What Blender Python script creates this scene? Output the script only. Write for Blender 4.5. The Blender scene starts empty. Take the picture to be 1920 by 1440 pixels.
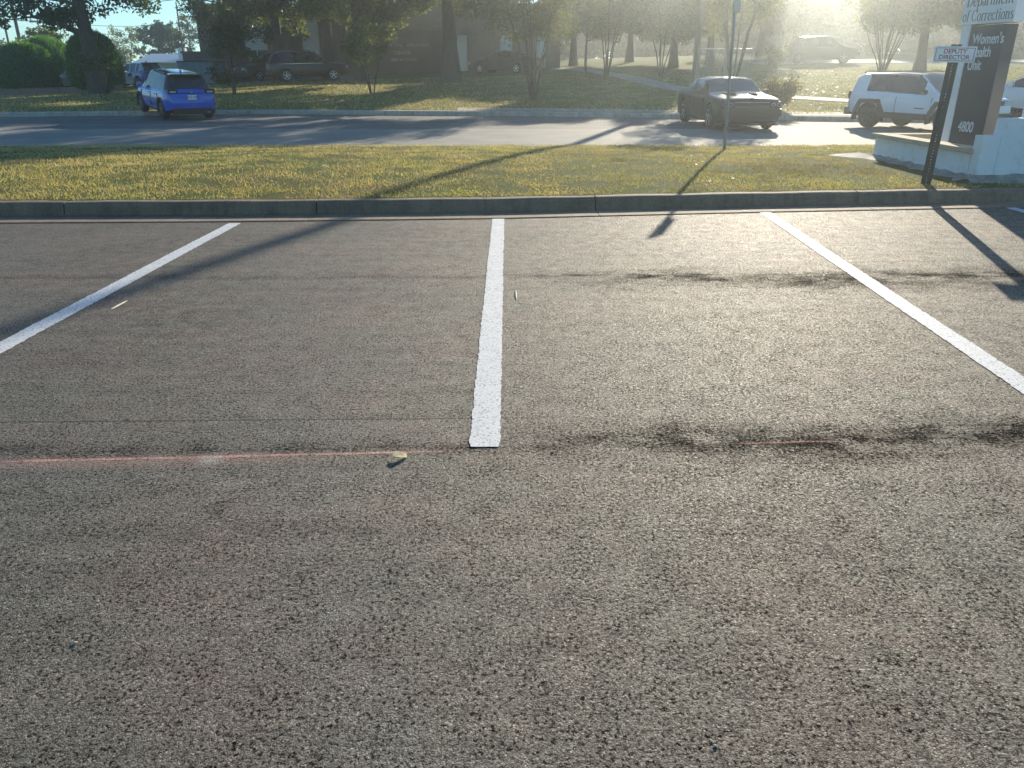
import bpy, bmesh, math, random
import numpy as np
R = math.radians
sc = bpy.context.scene
COL = sc.collection
rng = np.random.default_rng(7)
random.seed(7)

# ------------------------------------------------------------------ camera
PITCH, HC, FPX = R(21.9), 1.5, 1443.0
cam = bpy.data.cameras.new('camera'); co = bpy.data.objects.new('camera', cam); COL.objects.link(co)
cam.sensor_fit = 'HORIZONTAL'; cam.sensor_width = 36; cam.lens = 36 * FPX / 1920
cam.clip_start = 0.05; cam.clip_end = 2000
co.location = (0, 0, HC); co.rotation_euler = (math.pi / 2 - PITCH, 0, 0)
sc.camera = co

# ------------------------------------------------------------------ terrain
ROAD_Y = 18.0
FK = [(-60, 26.0), (-30, 27.2), (-18, 28.4), (-9, 30.0), (0.8, 28.9), (9.5, 26.4), (14, 25.6), (30, 24.4), (70, 23)]
def fark(x): return float(np.interp(x, [p[0] for p in FK], [p[1] for p in FK]))
NK = [(-40, 7.3), (-12, 8.05), (-5.6, 8.44), (-3.0, 8.52), (-.15, 8.72), (2.95, 9.15), (6.3, 9.52), (12, 10.1), (40, 12.5)]
def neark(x): return float(np.interp(x, [p[0] for p in NK], [p[1] for p in NK]))   # lip of the gutter
def roadz(y): return 0.012 * (y - ROAD_Y)
def slope(x): return float(np.interp(x, [-40, -26, -13.5, 0, 22, 60], [.012, .013, .036, .048, .060, .060]))
def lawnz(x, y):
    k = fark(x)
    t = max(0, y - k - .2)
    e = t if t < 50 else 50 + (t - 50) * .25 if t < 90 else 60
    return roadz(k) + .15 + slope(x) * e + (0.02 * math.sin(x * .7) * math.sin(y * .5) if t > 2 else 0)
def stripz(x, y):
    k = neark(x) + .6
    t = min(1, max(0, (y - k) / (ROAD_Y - k)))
    return .15 * (1 - t) + .03 * t + .07 * math.sin(math.pi * t)
def height(x, y):
    if y < neark(x) + .45: return 0.0
    if y < ROAD_Y: return stripz(x, y)
    if y < fark(x): return roadz(y)
    return lawnz(x, y)
def G(px, py, z=None):
    """the ground point seen at a pixel of the photograph"""
    u = (px - 960) / FPX; v = (720 - py) / FPX
    d = (u, math.cos(PITCH) + v * math.sin(PITCH), -math.sin(PITCH) + v * math.cos(PITCH))
    if z is not None:
        t = (z - HC) / d[2]; return (d[0] * t, d[1] * t, z)
    t = 1.0
    while t < 200:
        x, y, zz = d[0] * t, d[1] * t, HC + d[2] * t
        if zz <= height(x, y): return (x, y, height(x, y))
        t += .04 if t < 80 else .3
    return (x, y, height(x, y))
def AT(px, dist):
    """ground point in the column px at a forward distance"""
    u = (px - 960) / FPX
    x = 0
    for _ in range(6):
        zc = dist * math.cos(PITCH) + (HC - height(x, dist)) * math.sin(PITCH)
        x = u * zc
    return (x, dist, height(x, dist))

# ------------------------------------------------------------------ node helpers
def mat(name):
    m = bpy.data.materials.new(name); m.use_nodes = True
    nt = m.node_tree; b = nt.nodes['Principled BSDF']
    return m, nt, b
def N(nt, t, **kw):
    n = nt.nodes.new(t)
    for k, v in kw.items():
        if k in n.inputs: n.inputs[k].default_value = v
        else: setattr(n, k, v)
    return n
def L(nt, a, b): nt.links.new(a, b)
def ramp(nt, fac, stops):
    r = nt.nodes.new('ShaderNodeValToRGB'); L(nt, fac, r.inputs['Fac'])
    e = r.color_ramp.elements
    while len(e) > 1: e.remove(e[-1])
    e[0].position = stops[0][0]; e[0].color = tuple(stops[0][1]) + (1,) if hasattr(stops[0][1], '__len__') else (stops[0][1],) * 3 + (1,)
    for p, c in stops[1:]:
        q = e.new(p); q.color = tuple(c) + (1,) if hasattr(c, '__len__') else (c, c, c, 1)
    return r.outputs['Color']
def mixc(nt, fac, a, b, mode='MIX'):
    m = nt.nodes.new('ShaderNodeMix'); m.data_type = 'RGBA'; m.blend_type = mode
    for s, v in ((m.inputs[0], fac), (m.inputs[6], a), (m.inputs[7], b)):
        if hasattr(v, 'links'): L(nt, v, s)
        else: s.default_value = v if not hasattr(v, '__len__') else tuple(v) + (1,) * (4 - len(v))
    return m.outputs[2]
def mth(nt, op, a, b=None, c=None, clamp=False):
    m = nt.nodes.new('ShaderNodeMath'); m.operation = op; m.use_clamp = clamp
    for i, v in enumerate((a, b, c)):
        if v is None: continue
        if hasattr(v, 'links'): L(nt, v, m.inputs[i])
        else: m.inputs[i].default_value = v
    return m.outputs[0]
def pos(nt):
    g = nt.nodes.new('ShaderNodeNewGeometry'); return g.outputs['Position']
def objc(nt):
    g = nt.nodes.new('ShaderNodeTexCoord'); return g.outputs['Object']
def noise(nt, vec, scale, detail=3, rough=.5, dist=0):
    n = N(nt, 'ShaderNodeTexNoise'); n.inputs['Scale'].default_value = scale; n.inputs['Detail'].default_value = detail
    n.inputs['Roughness'].default_value = rough; n.inputs['Distortion'].default_value = dist
    L(nt, vec, n.inputs['Vector']); return n.outputs['Fac']
def scaled(nt, vec, s):
    m = nt.nodes.new('ShaderNodeMapping'); m.inputs['Scale'].default_value = s; L(nt, vec, m.inputs['Vector']); return m.outputs['Vector']
def bump(nt, b, h, strength, dist):
    n = N(nt, 'ShaderNodeBump'); n.inputs['Strength'].default_value = strength; n.inputs['Distance'].default_value = dist
    L(nt, h, n.inputs['Height']); L(nt, n.outputs['Normal'], b.inputs['Normal']); return n
def simple(name, col, rough=.5, metal=0, var=.12, vs=6, coat=0, spec=.5, bmp=0):
    m, nt, b = mat(name)
    n = noise(nt, objc(nt), vs, 4)
    c = mixc(nt, n, tuple(x * (1 - var) for x in col), tuple(min(1, x * (1 + var)) for x in col))
    L(nt, c, b.inputs['Base Color'])
    b.inputs['Roughness'].default_value = rough; b.inputs['Metallic'].default_value = metal
    b.inputs['Coat Weight'].default_value = coat; b.inputs['Coat Roughness'].default_value = .04
    b.inputs['Specular IOR Level'].default_value = spec
    if bmp: bump(nt, b, noise(nt, objc(nt), vs * 8, 4), .4, bmp)
    return m
def line_dist(nt, vec, p, q, wob=0.03, ws=.8):
    """unsigned distance to the line through p and q, and the coordinate along it"""
    s = nt.nodes.new('ShaderNodeSeparateXYZ'); L(nt, vec, s.inputs[0])
    dx, dy = q[0] - p[0], q[1] - p[1]; l = math.hypot(dx, dy); dx /= l; dy /= l
    w = mth(nt, 'MULTIPLY', mth(nt, 'SUBTRACT', noise(nt, vec, ws, 2), .5), wob * 2)
    a = mth(nt, 'MULTIPLY', s.outputs[0], -dy); b_ = mth(nt, 'MULTIPLY', s.outputs[1], dx)
    off = p[0] * dy - p[1] * dx
    d = mth(nt, 'ADD', mth(nt, 'ADD', a, b_), off); d = mth(nt, 'ADD', d, w)
    return d, s.outputs[0]
def band(nt, v, lo, hi, soft):
    a = mth(nt, 'DIVIDE', mth(nt, 'SUBTRACT', v, lo), soft, clamp=True)
    b = mth(nt, 'DIVIDE', mth(nt, 'SUBTRACT', hi, v), soft, clamp=True)
    return mth(nt, 'MULTIPLY', a, b)

# ------------------------------------------------------------------ materials
def asphalt_grain(nt, P):
    v = N(nt, 'ShaderNodeTexVoronoi'); v.inputs['Scale'].default_value = 200; L(nt, P, v.inputs['Vector'])
    n1 = noise(nt, P, 260, 3, .65); n2 = noise(nt, P, 74, 5, .75); n3 = noise(nt, P, 9, 4, .6)
    h = mth(nt, 'ADD', mth(nt, 'MULTIPLY', n1, .6), mth(nt, 'MULTIPLY', n2, .9))
    h = mth(nt, 'SUBTRACT', h, mth(nt, 'MULTIPLY', v.outputs['Distance'], .55))
    return h, v.outputs['Color'], n1, n2, n3
def make_asphalt():
    m, nt, b = mat('lot asphalt'); P = pos(nt)
    h, vc, n1, n2, n3 = asphalt_grain(nt, P)
    big = noise(nt, P, .55, 4, .6)
    sv = nt.nodes.new('ShaderNodeSeparateColor'); L(nt, vc, sv.inputs[0])
    stone = ramp(nt, sv.outputs[0], [(0, (.108, .092, .075)), (.4, (.175, .150, .121)), (.75, (.236, .205, .164)), (.93, (.315, .280, .226)), (1, (.50, .45, .36))])
    def rake(y, ang, lo, hi, half, wob):
        d, x = line_dist(nt, P, (0, y), (1, y + ang), wob, 1.1)
        e = mth(nt, 'SUBTRACT', 1, mth(nt, 'DIVIDE', mth(nt, 'ABSOLUTE', d), half), clamp=True)
        br = ramp(nt, noise(nt, scaled(nt, P, (1, 1.7, 1)), 3.2, 6, .72), [(.38, .2), (.54, 1.0)])
        return mth(nt, 'MULTIPLY', mth(nt, 'MULTIPLY', e, br), band(nt, x, lo, hi, 1.0))
    e1 = mth(nt, 'MAXIMUM', rake(5.95, .005, .1, 9, .42, .40), mth(nt, 'MULTIPLY', rake(6.08, .01, -.5, 9, .07, .10), 1.0))
    e2 = mth(nt, 'MAXIMUM', rake(3.06, .004, -.3, 9, .24, .16), rake(3.16, .01, .5, 9, .06, .08))
    e3 = mth(nt, 'MULTIPLY', rake(2.99, .012, -6, 1.0, .10, .03), .8)
    e4 = mth(nt, 'MULTIPLY', rake(6.05, .01, -8, 1.2, .12, .06), .6)
    eall = mth(nt, 'MAXIMUM', mth(nt, 'MAXIMUM', e1, e2), mth(nt, 'MAXIMUM', e3, e4))
    clump = noise(nt, P, 7, 4, .65)
    pv = mth(nt, 'ADD', n2, mth(nt, 'MULTIPLY', mth(nt, 'SUBTRACT', clump, .5), .17))
    pv = mth(nt, 'SUBTRACT', pv, mth(nt, 'MULTIPLY', eall, .078))
    pit = ramp(nt, pv, [(.405, .09), (.465, 1.0)])
    sxx = nt.nodes.new('ShaderNodeSeparateXYZ'); L(nt, P, sxx.inputs[0])
    pv3 = mth(nt, 'ADD', noise(nt, P, 56, 5, .75), mth(nt, 'MULTIPLY', mth(nt, 'SUBTRACT', clump, .5), .20))
    pv3 = mth(nt, 'ADD', pv3, mth(nt, 'MULTIPLY', mth(nt, 'MINIMUM', mth(nt, 'MAXIMUM', sxx.outputs[0], -1.8), 1.2), -.019))
    pv3 = mth(nt, 'SUBTRACT', pv3, mth(nt, 'MULTIPLY', eall, .078))
    pit = mixc(nt, 1.0, pit, ramp(nt, pv3, [(.365, .09), (.415, 1.0)]), 'MULTIPLY')
    c = mixc(nt, 1.0, stone, pit, 'MULTIPLY')
    hue = noise(nt, P, 1.6, 5, .65)
    c = mixc(nt, 1.0, c, ramp(nt, hue, [(.36, (.93, 1.0, .98)), (.5, (1, 1, 1)), (.62, (1.07, .98, .97))]), 'MULTIPLY')
    pit2 = ramp(nt, noise(nt, P, 110, 3, .6), [(.36, .30), (.45, 1.0)])
    c = mixc(nt, 1.0, c, pit2, 'MULTIPLY')
    c = mixc(nt, 1.0, c, ramp(nt, noise(nt, P, 17, 5, .75), [(.36, .6), (.46, 1.0), (.7, 1.08)]), 'MULTIPLY')
    c = mixc(nt, 1.0, c, ramp(nt, big, [(.3, (.80, .84, .86)), (.55, (1.0, .97, .95)), (.75, (1.12, 1.06, 1.03))]), 'MULTIPLY')
    # streaks left by the paver, laid along the kerb
    st = noise(nt, scaled(nt, P, (.5, 7, 1)), 1.2, 4, .6)
    c = mixc(nt, 1.0, c, ramp(nt, st, [(.3, .80), (.6, 1.06)]), 'MULTIPLY')
    spotty = ramp(nt, noise(nt, P, .5, 4, .6), [(.50, 0.0), (.60, 1.0)])
    spotty = mth(nt, 'MULTIPLY', spotty, ramp(nt, noise(nt, P, 9, 6, .75), [(.46, 0.0), (.60, .55)]))
    c = mixc(nt, spotty, c, (.03, .027, .025))
    c = mixc(nt, mth(nt, 'MULTIPLY', eall, .36), c, (.022, .019, .016))
    c = mixc(nt, 1.0, c, ramp(nt, mth(nt, 'MULTIPLY_ADD', sxx.outputs[0], .16, .5), [(.1, (.72, .73, .75)), (.5, (.90, .90, .90)), (.9, (1.02, .98, .92))]), 'MULTIPLY')  # sunward sheen painted into the colour: darker at left, warmer at right
    # fine straight cold joints
    d, x = line_dist(nt, P, (-2.2, G(0, 791, 0)[1]), (-1.0, G(600, 787, 0)[1]), .004, 3)
    e = mth(nt, 'SUBTRACT', 1, mth(nt, 'DIVIDE', mth(nt, 'ABSOLUTE', d), .012), clamp=True)
    e = mth(nt, 'MULTIPLY', e, ramp(nt, x, [(0.0, 1.0), (.25, .0)])); e = mth(nt, 'MULTIPLY', e, .9)
    c = mixc(nt, e, c, (.012, .012, .013))
    a, q = G(1500, 492, 0), G(1920, 488, 0)
    d, x = line_dist(nt, P, a, q, .006, 2)
    e = mth(nt, 'SUBTRACT', 1, mth(nt, 'DIVIDE', mth(nt, 'ABSOLUTE', d), .014), clamp=True)
    e = mth(nt, 'MULTIPLY', mth(nt, 'MULTIPLY', e, band(nt, x, 2.2, 9, .8)), .75)
    c = mixc(nt, e, c, (.015, .015, .014))
    # pink chalk snap line, left run and a short broken run on the right
    a, q = G(0, 865, 0), G(860, 845, 0)
    d, x = line_dist(nt, P, a, q, .012, .9)
    spk = ramp(nt, noise(nt, P, 130, 3, .7), [(.36, 0.0), (.55, 1.0)])
    patch = ramp(nt, noise(nt, scaled(nt, P, (1, .15, 1)), 4.3, 5, .7), [(.36, .05), (.56, 1.0)])
    core = mth(nt, 'SUBTRACT', 1, mth(nt, 'DIVIDE', mth(nt, 'ABSOLUTE', d), .013), clamp=True)
    core = mth(nt, 'MULTIPLY', mth(nt, 'MULTIPLY', mth(nt, 'MULTIPLY', core, spk), band(nt, x, -4, -.18, .25)), patch)
    c = mixc(nt, mth(nt, 'MULTIPLY', core, 1.3, clamp=True), c, (.80, .36, .30))
    d2 = mth(nt, 'ADD', d, .03)
    dust = mth(nt, 'SUBTRACT', 1, mth(nt, 'DIVIDE', mth(nt, 'ABSOLUTE', d2), .085), clamp=True)
    dust = mth(nt, 'MULTIPLY', mth(nt, 'MULTIPLY', dust, band(nt, x, -4, -.55, .5)), mth(nt, 'MULTIPLY', spk, .42))
    c = mixc(nt, dust, c, (.44, .24, .20))
    a, q = G(1370, 832, 0), G(1570, 826, 0)
    d, x = line_dist(nt, P, a, q, .006, 1.2)
    core = mth(nt, 'SUBTRACT', 1, mth(nt, 'DIVIDE', mth(nt, 'ABSOLUTE', d), .008), clamp=True)
    core = mth(nt, 'MULTIPLY', mth(nt, 'MULTIPLY', core, spk), band(nt, x, a[0], q[0], .08))
    c = mixc(nt, core, c, (.75, .36, .27))
    # pale scuff on the chalk line
    s = nt.nodes.new('ShaderNodeVectorMath'); s.operation = 'DISTANCE'; L(nt, P, s.inputs[0]); s.inputs[1].default_value = G(395, 862, 0)
    e = mth(nt, 'MULTIPLY', mth(nt, 'SUBTRACT', 1, mth(nt, 'DIVIDE', s.outputs['Value'], .075), clamp=True), spk)
    c = mixc(nt, mth(nt, 'MULTIPLY', e, .8), c, (.45, .44, .38))
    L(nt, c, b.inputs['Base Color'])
    rr = ramp(nt, sv.outputs[1], [(0, .50), (.25, .70), (1, .9)]); L(nt, rr, b.inputs['Roughness'])
    sp_ = mth(nt, 'MULTIPLY', mth(nt, 'SUBTRACT', 1.0, mth(nt, 'MAXIMUM', e1, e2)), .44); sp_ = mth(nt, 'MULTIPLY', sp_, pit)
    L(nt, sp_, b.inputs['Specular IOR Level'])
    bump(nt, b, mth(nt, 'ADD', h, mth(nt, 'MULTIPLY', pit, .8)), .8, .0045)
    return m
def make_road():
    m, nt, b = mat('worn road asphalt'); P = pos(nt)
    h, vc, n1, n2, n3 = asphalt_grain(nt, P)
    sv = nt.nodes.new('ShaderNodeSeparateColor'); L(nt, vc, sv.inputs[0])
    c = ramp(nt, sv.outputs[0], [(0, (.09, .085, .08)), (.6, (.155, .148, .14)), (1, (.28, .27, .25))])
    sx = nt.nodes.new('ShaderNodeSeparateXYZ'); L(nt, P, sx.inputs[0])
    st = noise(nt, scaled(nt, P, (.03, 1.3, 1)), 1.3, 4, .65)
    c = mixc(nt, 1.0, c, ramp(nt, st, [(.3, .72), (.7, 1.25)]), 'MULTIPLY')
    # the travelled lane nearer the camera is paler
    lane = band(nt, sx.outputs[1], 17, 23.3, .25)
    c = mixc(nt, mth(nt, 'MULTIPLY', lane, .6), c, (.34, .315, .27))
    c = mixc(nt, 1.0, c, ramp(nt, noise(nt, P, .8, 5, .6), [(.3, .82), (.7, 1.12)]), 'MULTIPLY')
    L(nt, c, b.inputs['Base Color']); b.inputs['Roughness'].default_value = .8; b.inputs['Specular IOR Level'].default_value = .3
    bump(nt, b, h, .6, .006)
    return m
def make_concrete(name, base, bm=.004):
    m, nt, b = mat(name); P = pos(nt)
    n = noise(nt, P, 3, 6, .65); n2 = noise(nt, P, 60, 3, .6); n4 = noise(nt, scaled(nt, P, (4, 1, .6)), 3, 5, .7)
    c = ramp(nt, n, [(.3, tuple(x * .62 for x in base)), (.55, base), (.8, tuple(min(1, x * 1.2) for x in base))])
    c = mixc(nt, 1.0, c, ramp(nt, n2, [(.3, .65), (.6, 1.05)]), 'MULTIPLY')
    c = mixc(nt, 1.0, c, ramp(nt, n4, [(.34, .72), (.52, 1.0)]), 'MULTIPLY')
    L(nt, c, b.inputs['Base Color']); b.inputs['Roughness'].default_value = .85
    bump(nt, b, n2, .5, bm)
    return m
def make_soil_grass(name, bright=1.0):
    m, nt, b = mat(name); P = pos(nt)
    a = noise(nt, P, .45, 5, .6); f = noise(nt, scaled(nt, P, (1, 2.5, 1)), 16, 5, .7)
    g = ramp(nt, a, [(.32, (.13, .105, .04)), (.46, (.10, .115, .028)), (.58, (.085, .12, .025)), (.72, (.17, .13, .06))])
    g = mixc(nt, 1.0, g, ramp(nt, f, [(.28, .35), (.5, .95), (.72, 1.6)]), 'MULTIPLY')
    if bright != 1: g = mixc(nt, 1.0, g, (bright,) * 3, 'MULTIPLY')
    L(nt, g, b.inputs['Base Color']); b.inputs['Roughness'].default_value = .95; b.inputs['Specular IOR Level'].default_value = .1
    bump(nt, b, f, .9, .05)
    return m
def leafmat(name, cols, trans=.45, rough=.55, patch=False, tcol=(1.9, 2.0, .8)):
    """leaf surface: each leaf its own shade, light passing through"""
    m = bpy.data.materials.new(name); m.use_nodes = True; nt = m.node_tree; nt.nodes.clear()
    g = nt.nodes.new('ShaderNodeNewGeometry')
    n = len(cols)
    c = ramp(nt, g.outputs['Random Per Island'], [(i / max(1, n - 1), cols[i]) for i in range(n)])
    if patch:
        P = pos(nt); q = noise(nt, scaled(nt, P, (.55, 1, 1)), .9, 5, .62)
        c = mixc(nt, ramp(nt, q, [(.44, 0.0), (.54, .85)]), c, (.40, .32, .20))
        q2 = noise(nt, scaled(nt, P, (.7, 1, 1)), 1.7, 4, .6)
        c = mixc(nt, 1.0, c, ramp(nt, q2, [(.32, (.42, .40, .45)), (.48, (1, 1, 1)), (.66, (1.35, 1.3, 1.15))]), 'MULTIPLY')
        sx = nt.nodes.new('ShaderNodeSeparateXYZ'); L(nt, P, sx.inputs[0])
        q3 = nt.nodes.new('ShaderNodeVectorMath'); q3.operation = 'DISTANCE'; L(nt, scaled(nt, P, (.45, 1, 0)), q3.inputs[0]); q3.inputs[1].default_value = (2.1, 12.0, 0)
        q4 = mth(nt, 'MULTIPLY', mth(nt, 'SUBTRACT', 1.15, q3.outputs['Value'], clamp=True), ramp(nt, noise(nt, P, 3, 4, .6), [(.35, .3), (.55, 1.0)]))
        c = mixc(nt, q4, c, (.16, .115, .075))
        dry = mth(nt, 'MULTIPLY', ramp(nt, mth(nt, 'MULTIPLY_ADD', sx.outputs[0], -.12, 0), [(.1, 0.0), (.8, .85)]), ramp(nt, noise(nt, P, 2.2, 4, .6), [(.35, .3), (.6, 1.0)]))
        c = mixc(nt, dry, c, (.48, .39, .22))
    d = N(nt, 'ShaderNodeBsdfPrincipled'); L(nt, c, d.inputs['Base Color']); d.inputs['Roughness'].default_value = rough
    d.inputs['Specular IOR Level'].default_value = .35
    t = N(nt, 'ShaderNodeBsdfTranslucent')
    tc = mixc(nt, 1.0, c, tcol, 'MULTIPLY'); L(nt, tc, t.inputs['Color'])
    x = N(nt, 'ShaderNodeMixShader'); x.inputs[0].default_value = trans
    L(nt, d.outputs[0], x.inputs[1]); L(nt, t.outputs[0], x.inputs[2])
    o = N(nt, 'ShaderNodeOutputMaterial'); L(nt, x.outputs[0], o.inputs['Surface'])
    return m
def make_bark():
    m, nt, b = mat('bark'); P = objc(nt)
    n = noise(nt, scaled(nt, P, (5, 5, .9)), 4, 6, .7)
    L(nt, ramp(nt, n, [(.3, (.03, .025, .02)), (.6, (.10, .08, .06)), (.8, (.16, .13, .10))]), b.inputs['Base Color'])
    b.inputs['Roughness'].default_value = .95; bump(nt, b, n, 1, .05); return m
def make_brick(name, c1, c2, mortar):
    m, nt, b = mat(name); P = objc(nt)
    s = nt.nodes.new('ShaderNodeSeparateXYZ'); L(nt, P, s.inputs[0])
    q = nt.nodes.new('ShaderNodeCombineXYZ'); L(nt, mth(nt, 'ADD', s.outputs[0], s.outputs[1]), q.inputs[0]); L(nt, s.outputs[2], q.inputs[1])
    br = N(nt, 'ShaderNodeTexBrick'); L(nt, q.outputs[0], br.inputs['Vector'])
    br.inputs['Color1'].default_value = c1 + (1,); br.inputs['Color2'].default_value = c2 + (1,); br.inputs['Mortar'].default_value = mortar + (1,)
    br.inputs['Scale'].default_value = 1; br.inputs['Brick Width'].default_value = .22; br.inputs['Row Height'].default_value = .075; br.inputs['Mortar Size'].default_value = .01
    c = mixc(nt, 1.0, br.outputs['Color'], ramp(nt, noise(nt, P, .8, 5), [(.3, .75), (.7, 1.15)]), 'MULTIPLY')
    L(nt, c, b.inputs['Base Color']); b.inputs['Roughness'].default_value = .9
    bump(nt, b, br.outputs['Fac'], .4, -.01); return m
def make_paint_white():
    m, nt, b = mat('stripe paint'); P = pos(nt)
    h, vc, n1, n2, n3 = asphalt_grain(nt, P)
    c = ramp(nt, n2, [(.385, .10), (.41, .45), (.47, .70)])
    c = mixc(nt, 1.0, c, ramp(nt, n3, [(.3, (.86, .87, .88)), (.7, (1, 1, 1))]), 'MULTIPLY')
    L(nt, c, b.inputs['Base Color']); b.inputs['Roughness'].default_value = .7; b.inputs['Specular IOR Level'].default_value = .3
    bump(nt, b, h, .5, .004); return m
def make_white_masonry():
    m, nt, b = mat('white painted masonry'); P = objc(nt)
    s = nt.nodes.new('ShaderNodeSeparateXYZ'); L(nt, P, s.inputs[0])
    q = nt.nodes.new('ShaderNodeCombineXYZ'); L(nt, mth(nt, 'ADD', s.outputs[0], s.outputs[1]), q.inputs[0]); L(nt, s.outputs[2], q.inputs[1])
    br = N(nt, 'ShaderNodeTexBrick'); L(nt, q.outputs[0], br.inputs['Vector'])
    br.inputs['Scale'].default_value = 1; br.inputs['Brick Width'].default_value = .4; br.inputs['Row Height'].default_value = .2; br.inputs['Mortar Size'].default_value = .008
    n = noise(nt, P, 5, 6, .7)
    c = ramp(nt, n, [(.25, (.55, .55, .54)), (.45, (.80, .80, .79)), (1, (.86, .86, .86))])
    L(nt, c, b.inputs['Base Color']); b.inputs['Roughness'].default_value = .7
    bump(nt, b, mth(nt, 'SUBTRACT', mth(nt, 'MULTIPLY', n, .3), br.outputs['Fac']), .25, .008); return m
def carpaint(name, col, rough=.25, coat=.8, metal=.0):
    m, nt, b = mat(name)
    c = mixc(nt, noise(nt, objc(nt), 2.5, 4), tuple(x * .92 for x in col), tuple(min(1, x * 1.05) for x in col))
    L(nt, c, b.inputs['Base Color']); b.inputs['Metallic'].default_value = metal
    b.inputs['Roughness'].default_value = rough
    b.inputs['Coat Weight'].default_value = coat; b.inputs['Coat Roughness'].default_value = .05
    return m
def carglass():
    m, nt, b = mat('vehicle glass')
    c = ramp(nt, noise(nt, objc(nt), 1.4, 3), [(.3, (.012, .014, .015)), (.7, (.035, .04, .042))])
    L(nt, c, b.inputs['Base Color']); b.inputs['Roughness'].default_value = .06; b.inputs['Specular IOR Level'].default_value = .8
    return m
M = dict(
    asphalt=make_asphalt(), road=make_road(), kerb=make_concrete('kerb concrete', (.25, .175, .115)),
    path=make_concrete('path concrete', (.46, .42, .36)), skirt=make_concrete('footing concrete', (.36, .34, .30), .01),
    grass_base=make_soil_grass('turf soil'), far_grass=make_soil_grass('far turf', 1.35),
    blade=leafmat('grass blade', [(.19, .20, .05), (.31, .31, .09), (.40, .35, .15), (.52, .45, .25), (.14, .16, .045)], .35, patch=True, tcol=(1.8, 1.72, .85)),
    blade_far=leafmat('lawn blade', [(.12, .14, .035), (.18, .20, .05), (.28, .23, .10), (.15, .17, .05)], .35, patch=True, tcol=(1.8, 1.72, .85)),
    oak=leafmat('oak leaf', [(.030, .055, .018), (.045, .075, .022), (.065, .09, .025), (.04, .06, .02)], .38),
    elm=leafmat('elm leaf', [(.05, .075, .02), (.075, .10, .025), (.13, .13, .03), (.06, .09, .025), (.17, .15, .035)], .45),
    myrtle=leafmat('myrtle leaf', [(.06, .09, .03), (.10, .11, .03), (.16, .13, .04), (.08, .10, .03)], .45),
    rust=leafmat('autumn leaf', [(.10, .07, .035), (.12, .10, .04), (.09, .09, .035), (.16, .10, .045)], .4),
    juniper=leafmat('juniper spray', [(.04, .11, .03), (.06, .15, .035), (.09, .19, .04), (.13, .24, .045)], .42),
    litter=leafmat('fallen leaf', [(.20, .12, .05), (.28, .19, .09), (.15, .09, .04), (.34, .27, .15)], .3),
    bark=make_bark(), brick=make_brick('red brown brick', (.27, .15, .115), (.21, .12, .095), (.28, .24, .20)),
    brick_dark=make_brick('dark brick', (.19, .095, .085), (.15, .075, .07), (.2, .17, .15)),
    paint=make_paint_white(), wall=make_white_masonry(),
    cap=make_brick('tan brick coping', (.52, .40, .26), (.44, .33, .21), (.45, .40, .32)),
    white=simple('white enamel', (.80, .80, .79), .4), panel_white=simple('white sign face', (.80, .80, .80), .35, bmp=.001),
    panel_dark=simple('charcoal sign face', (.055, .055, .07), .38, var=.2, vs=3), steel_dark=simple('dark green steel', (.035, .042, .036), .5, .3),
    steel=simple('galvanised steel', (.26, .26, .25), .45, .6), letter=simple('sign lettering white', (.78, .78, .78), .4),
    letter_grey=simple('sign lettering grey', (.16, .18, .19), .5), letter_maroon=simple('sign lettering maroon', (.38, .04, .07), .5),
    letter_pale=simple('wall lettering', (.55, .50, .46), .5), window=simple('window glass dark', (.03, .035, .04), .12, spec=.8),
    spandrel=simple('pale window panel', (.74, .74, .73), .6, var=.06), wood=simple('weathered pole wood', (.20, .16, .12), .9, var=.3, vs=3),
    tin=simple('pale metal roof', (.55, .54, .52), .35, .4), siding=simple('pale siding', (.42, .40, .37), .7), teal=simple('blue grey skip paint', (.19, .27, .30), .6, var=.25),
    tyre=simple('tyre rubber', (.018, .018, .018), .85), rim=simple('alloy rim', (.42, .43, .44), .32, .8), rim_dark=simple('dark rim', (.10, .10, .11), .35, .8),
    trim=simple('black plastic trim', (.022, .022, .023), .6), chrome=simple('chrome', (.75, .76, .77), .12, 1, var=.03), glass=carglass(),
    lamp_red=simple('red lamp lens', (.22, .012, .02), .15, coat=.8), lamp_clear=simple('clear lamp lens', (.55, .57, .6), .1, coat=.8),
    blue=carpaint('metallic blue paint', (.0, .10, .56)), blue2=carpaint('deep blue paint', (.02, .07, .38)),
    black=carpaint('black paint', (.010, .012, .012), .35, .25), brown=carpaint('dark maroon paint', (.022, .012, .013), .3, .35),
    carwhite=carpaint('white paint', (.78, .79, .80)), silver=carpaint('silver paint', (.45, .47, .48), .3, .8, .5), black_roof=carpaint('gloss black roof', (.015, .016, .018), .15),
    leafpale=leafmat('pale dry leaf', [(.50, .47, .36), (.56, .53, .42)], .45, tcol=(1.25, 1.2, 1.05)), stick=simple('bleached wood chip', (.78, .70, .55), .8), pebble=simple('pebble', (.4, .36, .3), .8),
    green_mirror=simple('insulator', (.25, .27, .27), .4), wire=simple('cable', (.05, .05, .05), .6),
)

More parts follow.
